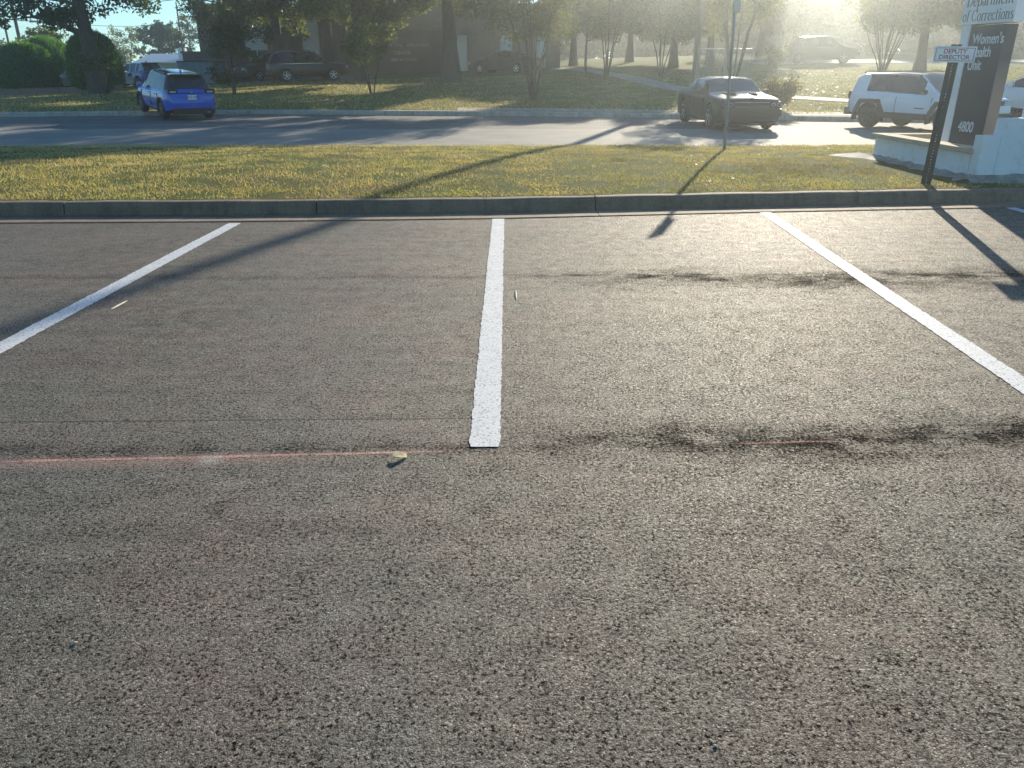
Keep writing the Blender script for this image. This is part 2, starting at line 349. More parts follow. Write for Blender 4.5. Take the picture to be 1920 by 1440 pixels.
# ------------------------------------------------------------------ mesh helpers
class MB:
    def __init__(s): s.v = []; s.f = []
    def add(s, vs, fs):
        o = len(s.v); s.v += [tuple(v) for v in vs]; s.f += [tuple(i + o for i in f) for f in fs]; return s
    def box(s, x0, x1, y0, y1, z0, z1):
        return s.add([(x0, y0, z0), (x1, y0, z0), (x1, y1, z0), (x0, y1, z0), (x0, y0, z1), (x1, y0, z1), (x1, y1, z1), (x0, y1, z1)],
                     [(3, 2, 1, 0), (4, 5, 6, 7), (0, 1, 5, 4), (1, 2, 6, 5), (2, 3, 7, 6), (3, 0, 4, 7)])
    def cbox(s, x0, x1, y0, y1, z0, z1, c):
        """box with chamfered edges"""
        bm = bmesh.new(); bmesh.ops.create_cube(bm, size=1)
        for v in bm.verts: v.co = ((x0 + x1) / 2 + v.co.x * (x1 - x0), (y0 + y1) / 2 + v.co.y * (y1 - y0), (z0 + z1) / 2 + v.co.z * (z1 - z0))
        bmesh.ops.bevel(bm, geom=bm.edges[:], offset=c, segments=2, affect='EDGES')
        bm.verts.index_update(); s.add([v.co[:] for v in bm.verts], [[v.index for v in f.verts] for f in bm.faces]); bm.free(); return s
    def tube(s, pts, rad, n=8, cap=True):
        pts = [np.array(p, float) for p in pts]
        if not hasattr(rad, '__len__'): rad = [rad] * len(pts)
        rings = []; up = np.array((.31, .17, .93))
        for i, p in enumerate(pts):
            d = pts[min(i + 1, len(pts) - 1)] - pts[max(i - 1, 0)]; d = d / (np.linalg.norm(d) + 1e-9)
            a = np.cross(d, up if abs(d @ up) < .95 else np.array((1., 0, 0))); a /= np.linalg.norm(a); b = np.cross(d, a)
            rings.append([tuple(p + rad[i] * (math.cos(t) * a + math.sin(t) * b)) for t in [2 * math.pi * k / n for k in range(n)]])
        vs = [v for r_ in rings for v in r_]; fs = []
        for i in range(len(pts) - 1):
            for k in range(n): fs.append((i * n + k, i * n + (k + 1) % n, (i + 1) * n + (k + 1) % n, (i + 1) * n + k))
        if cap: fs += [tuple(range(n))[::-1], tuple((len(pts) - 1) * n + k for k in range(n))]
        return s.add(vs, fs)
    def lathe(s, prof, c, axis='y', n=24):
        """profile (radius, offset along axis)"""
        vs = []; fs = []
        for (r_, o) in prof:
            for k in range(n):
                t = 2 * math.pi * k / n; a, b = r_ * math.cos(t), r_ * math.sin(t)
                vs.append((c[0] + a, c[1] + o, c[2] + b) if axis == 'y' else (c[0] + a, c[1] + b, c[2] + o))
        for i in range(len(prof) - 1):
            for k in range(n): fs.append((i * n + k, i * n + (k + 1) % n, (i + 1) * n + (k + 1) % n, (i + 1) * n + k))
        fs += [tuple(range(n)), tuple((len(prof) - 1) * n + k for k in range(n))[::-1]]
        return s.add(vs, fs)
    def build(s, name, m, parent=None, smooth=False):
        me = bpy.data.meshes.new(name); me.from_pydata(s.v, [], s.f); me.materials.append(m)
        if smooth: me.polygons.foreach_set('use_smooth', [True] * len(me.polygons))
        me.update()
        if smooth:
            try: me.set_sharp_from_angle(angle=R(38))
            except Exception: pass
        o = bpy.data.objects.new(name, me); COL.objects.link(o)
        if parent: o.parent = parent
        return o
def np_mesh(name, V, nper, m, parent=None):
    """V: (count, nper, 3) loose polygons"""
    cnt = V.shape[0]; me = bpy.data.meshes.new(name)
    me.vertices.add(cnt * nper); me.vertices.foreach_set('co', V.astype(np.float32).ravel())
    me.loops.add(cnt * nper); me.loops.foreach_set('vertex_index', np.arange(cnt * nper, dtype=np.int32))
    me.polygons.add(cnt); me.polygons.foreach_set('loop_start', np.arange(0, cnt * nper, nper, dtype=np.int32))
    me.update(calc_edges=True); me.materials.append(m)
    o = bpy.data.objects.new(name, me); COL.objects.link(o)
    if parent: o.parent = parent
    return o
def tag(o, label=None, cat=None, group=None, kind=None):
    if label: o['label'] = label
    if cat: o['category'] = cat
    if group: o['group'] = group
    if kind: o['kind'] = kind
    return o
def thing(name, label, cat, loc, rz=0, group=None):
    o = bpy.data.objects.new(name, None); COL.objects.link(o); o.empty_display_size = .2
    o.location = loc; o.rotation_euler = (0, 0, rz); return tag(o, label, cat, group)
def az(a): return math.pi / 2 - R(a)      # compass-like heading (0 = away from camera, 90 = right) -> z rotation of a +x facing thing

# ------------------------------------------------------------------ ground sheets
def grid(name, xs, yfun, n, zfun, m, kind='structure'):
    b = MB()
    rows = []
    for x in xs:
        y0, y1 = yfun(x)
        rows.append([(x, y0 + (y1 - y0) * t, 0) for t in n])
    for r_ in rows:
        for (x, y, _) in r_: b.v.append((x, y, zfun(x, y)))
    k = len(n)
    for i in range(len(xs) - 1):
        for j in range(k - 1): b.f.append((i * k + j, (i + 1) * k + j, (i + 1) * k + j + 1, i * k + j + 1))
    return tag(b.build(name, m, smooth=True), kind=kind)
XS = sorted(set([float(x) for x in np.linspace(-28, 28, 57)] + [-260, -180, -120, -80, -60, -50, -40, -34, 34, 40, 50, 60, 80, 120, 180, 260]))
XC = [x for x in XS if abs(x) <= 60]
tag(MB().add([(-300, -60, -.12), (300, -60, -.12), (300, 320, -.12), (-300, 320, -.12)], [(0, 1, 2, 3)]).build('ground', M['far_grass']), kind='structure')
grid('parking_lot', XC, lambda x: (-12, neark(x)), [0, .3, .6, 1], lambda x, y: 0, M['asphalt'])
grid('road', XC, lambda x: (ROAD_Y, fark(x) + .02), list(np.linspace(0, 1, 10)), lambda x, y: roadz(y), M['road'])
grid('grass_verge', XC, lambda x: (neark(x) + .60, ROAD_Y + .03), list(np.linspace(0, 1, 14)), lambda x, y: stripz(x, y) + (0.0 if y < ROAD_Y else -.02), M['grass_base'])
ny = list((np.linspace(0, 1, 60) ** 2.2))
grid('lawn', XS, lambda x: (fark(x) + .32, 300), ny, lambda x, y: lawnz(x, y), M['far_grass'])

def sweep_kerb(name, fline, prof, cuts, gap, m, x0=-60, x1=60, step=1.0, zf=lambda y: 0.0):
    """profile (offset along y, z) swept along x with narrow joints at the cuts"""
    b = MB(); edges = [x0] + sorted(cuts) + [x1]
    for a, c in zip(edges[:-1], edges[1:]):
        a2, c2 = a + gap / 2, c - gap / 2
        n = max(2, int((c2 - a2) / step) + 1); xs = np.linspace(a2, c2, n); o = len(b.v); k = len(prof)
        for x in xs:
            y = fline(x); z = zf(y)
            for (dy, dz) in prof: b.v.append((x, y + dy + (.003 * math.sin(x * 9 + dz * 40) + .002 * math.sin(x * 31) if dz > .05 else 0), z + dz + (.002 * math.sin(x * 5.3) if dz > .05 else 0)))
        for i in range(n - 1):
            for j in range(k): b.f.append((o + i * k + j, o + i * k + (j + 1) % k, o + (i + 1) * k + (j + 1) % k, o + (i + 1) * k + j))
        b.f.append(tuple(o + j for j in range(k))[::-1]); b.f.append(tuple(o + (n - 1) * k + j for j in range(k)))
    return tag(b.build(name, m), kind='structure')
jx = [G(p, 395, 0)[0] for p in (152, 603, 1117, 1640)]
jx += [jx[0] - 2.75 * k for k in range(1, 12)] + [jx[3] + 2.9 * k for k in range(1, 12)]
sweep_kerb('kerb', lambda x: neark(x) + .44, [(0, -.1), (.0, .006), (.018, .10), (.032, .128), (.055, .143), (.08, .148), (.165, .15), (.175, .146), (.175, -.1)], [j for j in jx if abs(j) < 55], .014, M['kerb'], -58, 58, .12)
sweep_kerb('gutter', neark, [(-.03, -.1), (-.03, .010), (.0, .012), (.44, .004), (.44, -.1)], [j for j in jx if abs(j) < 55], .008, M['kerb'], -58, 58)
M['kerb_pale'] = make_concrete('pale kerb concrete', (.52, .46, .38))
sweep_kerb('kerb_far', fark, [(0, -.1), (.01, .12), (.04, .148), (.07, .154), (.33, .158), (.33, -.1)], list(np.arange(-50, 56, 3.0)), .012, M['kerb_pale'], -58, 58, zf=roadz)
grid('sidewalk', [float(x) for x in np.linspace(-2, 60, 50)], lambda x: (fark(x) + .325, fark(x) + 1.45), [0, .5, 1], lambda x, y: max(lawnz(x, y), roadz(fark(x)) + .15) + .012, M['kerb_pale'])

def strip_on_lawn(name, pts, w, m, lift=.02, n=40):
    """ribbon that follows the terrain; pts ground points, w width"""
    p = np.array([(a[0], a[1]) for a in pts]); seg = np.r_[0, np.cumsum(np.linalg.norm(np.diff(p, axis=0), axis=1))]
    t = np.linspace(0, seg[-1], n); X = np.interp(t, seg, p[:, 0]); Y = np.interp(t, seg, p[:, 1])
    b = MB()
    for i in range(n):
        dx, dy = X[min(i + 1, n - 1)] - X[max(i - 1, 0)], Y[min(i + 1, n - 1)] - Y[max(i - 1, 0)]; l = math.hypot(dx, dy)
        nx, ny_ = -dy / l * w / 2, dx / l * w / 2
        for s in (1, -1):
            x, y = X[i] + s * nx, Y[i] + s * ny_; b.v.append((x, y, height(x, y) + lift))
        for s in (1, -1):
            x, y = X[i] + s * nx, Y[i] + s * ny_; b.v.append((x, y, height(x, y) - .12))
    for i in range(n - 1):
        a = 4 * i; c = a + 4
        b.f += [(a, c, c + 1, a + 1), (a + 1, c + 1, c + 3, a + 3), (a + 2, c + 2, c, a)]
    return tag(b.build(name, m, smooth=False), kind='structure')
strip_on_lawn('footpath', [G(1040, 127), G(1100, 132), G(1150, 140), G(1200, 150), G(1250, 163), G(1300, 172), G(1480, 183), G(1560, 188), G(1700, 197), G(1900, 212)], 1.3, M['path'], .03, 70)
strip_on_lawn('driveway', [AT(1405, 61), AT(1500, 60.5), AT(1600, 60.5), AT(1750, 60.5), AT(1990, 60.5), (60, 60.5, 0)], 4.2, M['path'], .04)
strip_on_lawn('road_far', [AT(1400, 82), AT(1600, 81), AT(1750, 80), AT(1990, 79), (90, 78, 0)], 6.5, M['path'], .05)
strip_on_lawn('parking_area', [AT(90, 56), AT(250, 55), AT(400, 54.5), AT(560, 55.5), AT(700, 56)], 5.5, M['road'], .03)

# ------------------------------------------------------------------ painted stripes
def stripe(p, q, w, seed):
    r_ = np.random.default_rng(seed); n = 260; b = MB()
    (x0, y0), (x1, y1) = p, q; l = math.hypot(x1 - x0, y1 - y0); ux, uy = (x1 - x0) / l, (y1 - y0) / l
    wob = np.convolve(r_.normal(0, 1, n + 40), np.ones(41) / 41, 'valid') * .011
    for i in range(n):
        t = i / (n - 1); cx, cy = x0 + (x1 - x0) * t, y0 + (y1 - y0) * t
        e1, e2 = r_.normal(0, .0026, 2); ww = w / 2 * (.90 if i in (0, n - 1) else .95 if i in (1, n - 2) else 1)
        for s, e in ((1, e1), (-1, e2)):
            o = s * (ww + e) + wob[i]
            b.v.append((cx - uy * o, cy + ux * o, .004))
    for i in range(n - 1): b.f.append((2 * i, 2 * i + 1, 2 * i + 3, 2 * i + 2))
    return tag(b.build('stripe_marking', M['paint']), kind='structure')
g = lambda x, y: G(x, y, 0)[:2]
stripe(g(908, 839), g(934, 409), .135, 1)
stripe((-3.03, 2.95), g(440, 419), .135, 2)
stripe((2.62, 3.05), g(1432, 397), .135, 3)
stripe((5.95, 3.2), (6.05, neark(6.05) - .005), .135, 4)
stripe((-6.1, 2.9), (-6.1, neark(-6.1) - .005), .135, 5)

# ------------------------------------------------------------------ small litter on the asphalt
def leaf_on_ground():
    p = G(750, 860, 0); t = thing('fallen_leaf', 'pale yellow curled dry leaf lying below the pink chalk line', 'leaf', (p[0], p[1], 0), R(20))
    b = MB(); n = 9
    for i in range(n):
        u = i / (n - 1); x = (u - .5) * .060; w = .017 * math.sin(math.pi * (u * .9 + .05)) ** .7 * (1 + .15 * math.sin(9 * u)); z = .014 + .007 * math.sin(5 * u)
        for s, dz in ((-1, .004), (-.4, -.008), (.4, -.006), (1, .010)): b.v.append((x, s * w, max(.002, z + dz)))
    for i in range(n - 1):
        for j in range(3): b.f.append((4 * i + j, 4 * i + 4 + j, 4 * i + 5 + j, 4 * i + 1 + j))
    b.build('leaf_blade', M['leafpale'], t, True)
    MB().tube([(-.030, 0, .014), (-.038, .004, .008), (-.044, .008, .003)], [.0014, .0012, .001], 5).build('leaf_stalk', M['stick'], t)
leaf_on_ground()
def chip(px0, py0, px1, py1, w, label, seed):
    a, c = G(px0, py0, 0), G(px1, py1, 0); b = MB(); r_ = np.random.default_rng(seed)
    n = 7; P_ = [(a[0] + (c[0] - a[0]) * i / 6 + r_.normal(0, .001), a[1] + (c[1] - a[1]) * i / 6 + r_.normal(0, .001), w * .9) for i in range(n)]
    b.tube(P_, [w * .5, w * .9, w, w * .95, w * 1.0, w * .8, w * .3], 6)
    tag(b.build('wood_chip', M['stick']), label, 'wood chip')
chip(209, 581, 239, 565, .006, 'long thin bleached splinter beside the left white stripe', 1)
chip(967, 546, 968, 562, .006, 'short pale wood chip just right of the middle white stripe', 2)
def pebble(px, py, r0, label):
    p = G(px, py, 0); bm = bmesh.new(); bmesh.ops.create_icosphere(bm, subdivisions=2, radius=r0)
    rr = np.random.default_rng(int(px))
    for v in bm.verts: v.co = (v.co.x * (1 + rr.normal(0, .1)), v.co.y * .8, v.co.z * .6 + r0 * .5)
    me = bpy.data.meshes.new('pebble'); bm.to_mesh(me); bm.free(); me.materials.append(M['pebble'])
    o = bpy.data.objects.new('pebble', me); COL.objects.link(o); o.location = (p[0], p[1], 0); tag(o, label, 'pebble')
pebble(141, 1207, .007, 'tan pebble alone on the dark asphalt at lower left')
pebble(510, 595, .009, 'pale pebble in the parking bay left of the middle stripe')
pebble(1341, 1400, .005, 'tiny pale pebble near the bottom edge, right of centre')

# ------------------------------------------------------------------ grass
def blades(name, m, n, samp, hgt, wid, label_kind='stuff', seed=3):
    r_ = np.random.default_rng(seed)
    P_ = samp(r_, n); n = len(P_)
    a = r_.uniform(0, 2 * np.pi, n); h = hgt * r_.lognormal(0, .35, n); w = wid * r_.uniform(.6, 1.4, n)
    lean = r_.normal(0, .75, (n, 2)) * h[:, None]
    V = np.zeros((n, 3, 3)); dx = np.cos(a) * w / 2; dy = np.sin(a) * w / 2
    V[:, 0] = P_ + np.c_[dx, dy, np.zeros(n)]; V[:, 1] = P_ - np.c_[dx, dy, np.zeros(n)]; V[:, 2] = P_ + np.c_[lean, h]
    V[:, :2, 2] -= .004
    return tag(np_mesh(name, V, 3, m), kind='stuff')
def samp_strip(r_, n):
    x = r_.uniform(-15, 11, n); k = np.interp(x, [p[0] for p in NK], [p[1] for p in NK]) + .635
    y = k + (ROAD_Y + .1 - k) * r_.uniform(0, 1, n) ** 1.15
    clump = np.sin(x * 3.1 + np.sin(y * 2.3) * 2) * np.sin(y * 2.7 + np.sin(x * 1.9) * 2)
    keep = r_.uniform(0, 1, n) < .50 + .50 * clump
    # bare ground around the foot of the planter
    keep &= ~((x > 5.6) & (y > 10.75) & (y < 14.6))
    x, y = x[keep], y[keep]
    t = np.clip((y - np.interp(x, [p[0] for p in NK], [p[1] for p in NK]) - .6) / (ROAD_Y - np.interp(x, [p[0] for p in NK], [p[1] for p in NK]) - .6), 0, 1)
    return np.c_[x, y, .15 * (1 - t) + .03 * t + .07 * np.sin(np.pi * t)]
blades('grass', M['blade'], 300000, samp_strip, .024, .010)
def samp_far(r_, n):
    y = 27 + 26 * r_.uniform(0, 1, n) ** 1.2; x = r_.uniform(-.75, .72, n) * y
    k = np.interp(x, [p[0] for p in FK], [p[1] for p in FK]) + .34; kp = y > k
    x, y = x[kp], y[kp]
    return np.c_[x, y, [lawnz(a, c) for a, c in zip(x, y)]]
blades('grass', M['blade_far'], 90000, samp_far, .05, .03, seed=5)
def scatter_litter(n, samp, size, seed):
    r_ = np.random.default_rng(seed); P_ = samp(r_, n); n = len(P_); a = r_.uniform(0, 6.28, n); s = size * r_.uniform(.5, 1.5, n)
    V = np.zeros((n, 4, 3))
    for k, (u, v, w) in enumerate(((1, 0, .3), (0, .6, .1), (-1, 0, .35), (0, -.6, .05))):
        V[:, k, 0] = P_[:, 0] + s * (u * np.cos(a) - v * np.sin(a)); V[:, k, 1] = P_[:, 1] + s * (u * np.sin(a) + v * np.cos(a))
        V[:, k, 2] = P_[:, 2] + .004 + s * w * r_.uniform(.2, 1.4, n)
    return V
def samp_gut(r_, n):
    x = r_.uniform(-24, 16, n); k = np.interp(x, [p[0] for p in FK], [p[1] for p in FK]); y = k - np.abs(r_.normal(0, .35, n))
    dens = .25 + .75 * np.exp(-((x + 7) / 3.0) ** 2); kp = r_.uniform(0, 1, n) < dens; x, y = x[kp], y[kp]
    return np.c_[x, y, .012 * (y - ROAD_Y)]
V1 = scatter_litter(2600, samp_far, .055, 8); V2 = scatter_litter(700, samp_gut, .05, 9); V3 = scatter_litter(420, samp_strip, .022, 10)
def samp_lot(r_, n):
    x = r_.uniform(-8, 8, n); k = np.interp(x, [p[0] for p in NK], [p[1] for p in NK]); y = k + .40 - np.abs(r_.normal(0, .22, n)) * np.where(r_.uniform(0, 1, n) < .15, 9, 1)
    return np.c_[x, y, np.full(n, .012)]
V4 = scatter_litter(420, samp_lot, .011, 12)
tag(np_mesh('leaf_litter', np.concatenate([V1, V2, V3, V4]), 4, M['litter']), kind='stuff')

# ------------------------------------------------------------------ trees
def leaf_cloud(cents, rads, n, size, r_, flat=.8, droop=0):
    cents = np.array(cents); rads = np.array(rads); w = rads ** 2; idx = r_.choice(len(cents), n, p=w / w.sum())
    d = r_.normal(0, 1, (n, 3)); d /= np.linalg.norm(d, axis=1)[:, None]; rad = r_.uniform(0, 1, n) ** .55
    P_ = cents[idx] + d * (rads[idx] * rad)[:, None] * np.array([1, 1, flat])
    P_[:, 2] -= droop * r_.uniform(0, 1, n)
    u = r_.normal(0, 1, (n, 3)); u /= np.linalg.norm(u, axis=1)[:, None]
    v = np.cross(u, r_.normal(0, 1, (n, 3))); v /= np.linalg.norm(v, axis=1)[:, None]
    s = size * r_.uniform(.6, 1.4, n)
    V = np.stack([P_ + u * s[:, None], P_ + v * (s * .5)[:, None], P_ - u * s[:, None], P_ - v * (s * .5)[:, None]], 1)
    return V
def tree(name, label, loc, H, Rc, cb, tr, nl, lm, seed, leafsize=.11, lean=(0, 0), limbs=11, group=None, flare=1.6, csize=1.0, low=None, forks=None, skirt=0):
    """trunk with tapering limbs, crown of leaves gathered at the limb ends. cb: height where limbs begin"""
    r_ = np.random.default_rng(seed); t = thing(name, label, 'tree', loc, 0, group)
    b = MB(); top = H * .86; n = 12
    path = []
    ph = r_.uniform(0, 6, 2)
    for i in range(n):
        u = i / (n - 1); path.append((lean[0] * u * top + .25 * math.sin(u * 4 + ph[0]) * tr * 2 * u, lean[1] * u * top + .25 * math.sin(u * 3 + ph[1]) * u, u * top - (.15 if i == 0 else 0)))
    rad = [tr * (flare if i == 0 else (1 + (flare - 1) * .25 if i == 1 else 1)) * (1 - .82 * (i / (n - 1)) ** .9) for i in range(n)]
    path.insert(1, (path[0][0] + .0, path[0][1], .25)); rad.insert(1, tr * (1 + (flare - 1) * .55))
    b.tube(path, rad, 12)
    cents = []; rads = []
    def pt(z):
        zs = [p[2] for p in path]; return np.array([np.interp(z, zs, [p[0] for p in path]), np.interp(z, zs, [p[1] for p in path]), z]), float(np.interp(z, zs, rad))
    specs = [(cb + (top - cb) * ((k + .3) / limbs) ** 1.0, k * 2.4 + r_.uniform(-.5, .5), None) for k in range(limbs)]
    if forks: specs += [(z, a, l) for (z, a, l) in forks]
    for (z0, a, ln) in specs:
        p0, rr = pt(z0); u = (z0 - cb) / max(.1, (top - cb))
        ln_ = ln or Rc * (1.0 - .55 * max(0, u) ** 1.5) * r_.uniform(.75, 1.05)
        el = R(28 + 35 * max(0, u)) if ln is None else R(30)
        d = np.array([math.cos(a) * math.cos(el), math.sin(a) * math.cos(el), math.sin(el)])
        pts = [p0]; m_ = 6
        for i in range(1, m_):
            dd = d + np.array([0, 0, -.10 * i]) + r_.normal(0, .12, 3); pts.append(pts[-1] + dd * ln_ / (m_ - 1))
        lr = [max(.012, rr * .55 * (1 - i / (m_ - .5))) for i in range(m_)]
        b.tube(pts, lr, 7)
        for i in range(2, m_):
            for q in range(3):
                dd = r_.normal(0, 1, 3); dd[2] = abs(dd[2]) * .7 - .15; dd /= np.linalg.norm(dd)
                sl = ln_ * r_.uniform(.22, .42); e = pts[i] + dd * sl
                b.tube([pts[i], (pts[i] + e) / 2 + r_.normal(0, .05, 3), e], [lr[i] * .6 + .008, lr[i] * .35 + .008, .008], 5, False)
                cents.append(e); rads.append(r_.uniform(.5, 1.05) * csize * (.35 + .09 * Rc))
                if r_.uniform() < .5: cents.append((pts[i] + e) / 2); rads.append(.45 * csize * (.35 + .09 * Rc))
    if skirt:
        for k in range(skirt):
            a = r_.uniform(0, 6.283); q = Rc * r_.uniform(.15, .95); z = cb * r_.uniform(.98, 1.5)
            cents.append(np.array((q * math.cos(a), q * math.sin(a), z))); rads.append(r_.uniform(.55, 1.1))
            p0, r0 = pt(z + .3); b.tube([p0, (p0 + cents[-1]) / 2 + (0, 0, .35), cents[-1]], [.06, .035, .01], 5, False)
    if low:
        for (x, y, z, rr) in low:
            cents.append(np.array((x, y, z))); rads.append(rr)
            p0, r0 = pt(max(cb, z + .8)); b.tube([p0, (p0 + np.array((x, y, z + .9))) / 2 + (0, 0, .3), (x, y, z)], [.07, .04, .012], 5, False)
    b.build('trunk', M['bark'], t, True)
    np_mesh('crown', leaf_cloud(cents, rads, nl, leafsize, r_), 4, lm, t)
    return t
def multistem(name, label, loc, H, spread, nst, sr, nl, lm, seed, group=None, leafsize=.06, cb=.55, cr=.5, cat='tree'):
    """several slim stems fanning from the ground with a light crown"""
    r_ = np.random.default_rng(seed); t = thing(name, label, cat, loc, 0, group); b = MB(); cents = []; rads = []
    for k in range(nst):
        a = 2 * math.pi * k / nst + r_.uniform(-.5, .5); s = spread * r_.uniform(.35, 1.0); h = H * r_.uniform(.72, .95)
        pts = [np.array((math.cos(a) * .08, math.sin(a) * .08, -.05))]
        for i in range(1, 7):
            u = i / 6; pts.append(np.array((math.cos(a) * (.08 + s * u ** 1.25), math.sin(a) * (.08 + s * u ** 1.25), h * u)) + r_.normal(0, .03 * H / 3, 3) * u)
        b.tube(pts, [sr * (1 - .8 * i / 6) for i in range(7)], 6)
        for i in range(2, 7):
            if pts[i][2] < cb * H * .8: continue
            for q in range(3):
                dd = r_.normal(0, 1, 3); dd[2] = abs(dd[2]); dd /= np.linalg.norm(dd); e = pts[i] + dd * H * r_.uniform(.08, .17)
                b.tube([pts[i], e], [sr * .3, .004], 4, False); cents.append(e); rads.append(cr * r_.uniform(.6, 1.2))
    b.build('trunk', M['bark'], t, True)
    np_mesh('crown', leaf_cloud(cents, rads, nl, leafsize, r_), 4, lm, t); return t
SH = 'shade trees in front of the brick building'
p = G(186, 176)
tree('oak_tree', 'forked oak with a long limb reaching left, standing before the clipped hedges', p, 12.5, 6.5, 4.2, .42, 46000, M['oak'], 11, .105, (-.045, 0), 11, None, 1.5, skirt=3,
     forks=[(2.75, math.pi * .97, 5.0), (4.4, .3, 3.2)], low=[(-4.6, 0, 3.9, 1.0), (-3.6, .4, 4.5, 1.2), (-5.2, -.3, 4.6, 1.0), (1.6, .3, 4.4, .75), (2.2, .1, 4.9, .7), (-1.2, .2, 5.0, 1.0), (.9, 0, 3.9, .45), (-4.2, 0, 3.3, .35)])
p = G(455, 153)
tree('oak_tree', 'thick flared oak trunk right of the blue hatchback', p, 14, 6.8, 3.6, .62, 46000, M['oak'], 12, .11, (-.05, 0), 12, SH, 2.1, skirt=12,
     low=[(-1.3, -.6, 3.2, 1.3), (1.0, -.8, 3.4, 1.2), (0.0, -1.0, 4.2, 1.4), (2.3, -.5, 3.0, .9), (3.2, -.6, 3.6, .9), (-1.6, 0, 1.9, .8)])
tree('elm_tree', 'slim dark trunk rising behind the maroon utility vehicle with a hanging leafy bough', AT(530, 55.5), 13, 5.2, 4.6, .38, 34000, M['elm'], 13, .115, (-.02, 0), 10, SH, skirt=4,
     low=[(1.2, -.5, 3.6, .9), (1.7, -.6, 2.8, .55), (-1.0, 0, 4.2, 1.0), (.3, -.5, 4.6, 1.0)])
tree('elm_tree', 'straight trunk just right of the maroon utility vehicle roof', AT(622, 55), 13.5, 5.4, 4.9, .40, 34000, M['elm'], 14, .115, (-.015, 0), 10, SH, skirt=4,
     low=[(1.2, -.5, 3.9, .9), (1.6, -.4, 3.3, .6), (-1.3, 0, 4.6, .8), (.2, -.5, 5.0, 1.0)])
tree('elm_tree', 'tree with foliage hanging low over the wall lettering', AT(676, 51), 12.5, 5.0, 3.6, .30, 40000, M['elm'], 15, .105, (-.012, 0), 11, SH, skirt=14,
     low=[(1.0, -.5, 3.4, 1.1), (1.7, 0, 2.6, .8), (2.2, .2, 3.6, 1.0), (.6, -.3, 2.6, .7), (-.4, 0, 4.2, 1.0), (3.0, 0, 4.4, 1.0)])
tree('oak_tree', 'broad dark trunk in the middle of the shaded lawn', AT(846, 47), 16.6, 6.9, 4.2, .45, 62000, M['elm'], 16, .11, (-.003, 0), 12, SH, 1.7, skirt=16,
     low=[(5, 0, 10.5, 1.7), (6.3, 0, 9.6, 1.5), (7.4, 0, 8.2, 1.4), (8.4, 0, 6.8, 1.1), (3.6, 0, 11.6, 1.8), (6, 1, 11, 1.3), (2, 0, 12.8, 1.8), (6.8, -1, 7, 1.3), (5, -1, 8.4, 1.5), (3.5, 0, 9.6, 1.6), (1.2, -.5, 4.0, 1.1), (-1.4, -.3, 4.4, 1.1), (2.4, 0, 4.0, 1.1), (-2.6, 0, 4.6, 1.0), (.4, -.3, 4.8, 1.2)])
tree('young_tree', 'two-stemmed young tree between the blue hatchback and the maroon vehicle', G(440, 178), 3.6, 1.1, 1.5, .07, 3800, M['oak'], 17, .07, (.0, 0), 7, None, 1.2, csize=.8, forks=[(.3, 2.8, 1.4)])
multistem('young_tree', 'spindly sapling on the shaded lawn below the wall lettering', G(698, 176), 3.0, .8, 3, .035, 3200, M['elm'], 18, leafsize=.06, cr=.42, cb=.5)
multistem('young_tree', 'thin sapling in front of the right clipped hedge', G(195, 187), 2.2, .5, 2, .03, 900, M['oak'], 19, leafsize=.06, cr=.3, cb=.5)
multistem('crape_myrtle', 'many-stemmed crape myrtle near the middle of the far kerb', G(1000, 188), 5.2, 1.5, 9, .05, 8000, M['myrtle'], 20, leafsize=.06, cr=.65, cb=.5, group='crape myrtles')
tree('young_tree', 'small single-trunk tree left of the upper footpath', G(1097, 146), 4.8, 1.8, 1.9, .10, 4200, M['myrtle'], 21, .075, limbs=8, group='young lawn trees')
multistem('crape_myrtle', 'crape myrtle where the footpath bends down the lawn', G(1137, 150), 4.6, 1.3, 6, .05, 4800, M['myrtle'], 22, cr=.6, group='crape myrtles')
multistem('crape_myrtle', 'crape myrtle beyond the footpath, left of the utility pole', G(1238, 146), 4.8, 1.4, 5, .05, 4800, M['myrtle'], 23, cr=.6, group='crape myrtles')
multistem('crape_myrtle', 'tall crape myrtle rising behind the black coupe', AT(1372, 36), 5.6, 1.6, 7, .055, 9500, M['myrtle'], 24, cr=.62, cb=.6, group='crape myrtles')
multistem('crape_myrtle', 'fan-shaped bare-stemmed crape myrtle above the white boxy vehicle', AT(1652, 44), 4.6, 1.7, 14, .04, 7000, M['myrtle'], 25, leafsize=.055, cr=.5, cb=.6, group='crape myrtles')
tree('magnolia_tree', 'dense dark tree beside the charcoal sign panel', AT(1722, 46), 8.5, 3.4, 2.6, .30, 46000, M['oak'], 26, .10, limbs=14, skirt=30, low=[(-.6, -1.8, 3.6, 1.0), (.5, -1.9, 4.2, 1.1), (-1.6, -1.2, 4.4, 1.1), (1.5, -1.3, 4.2, 1.1), (0, -2.0, 3.2, .8), (2.6, -.6, 3.8, 1.0), (-2.5, -.5, 4.2, 1.0), (3.2, 0, 4.4, 1.1), (-1.3, -.6, 3.6, 1.0), (1.0, -.6, 3.2, 1.0), (2.0, 0, 3.0, .9), (0, -1, 4.4, 1.2), (-1.6, 0, 2.9, .7), (2.3, -.6, 4.5, 1.2), (1.6, -.6, 2.5, .6)])
multistem('ornamental_shrub', 'rounded twiggy shrub by the far kerb right of the black coupe', G(1457, 207), .95, .55, 16, .012, 5200, M['rust'], 27, leafsize=.035, cr=.2, cb=.1, cat='shrub')
multistem('ornamental_shrub', 'small bright green shrub beside the rear of the hill vehicle', AT(1452, 50), 1.4, .5, 8, .015, 1600, M['myrtle'], 28, leafsize=.06, cr=.25, cb=.2, cat='shrub')
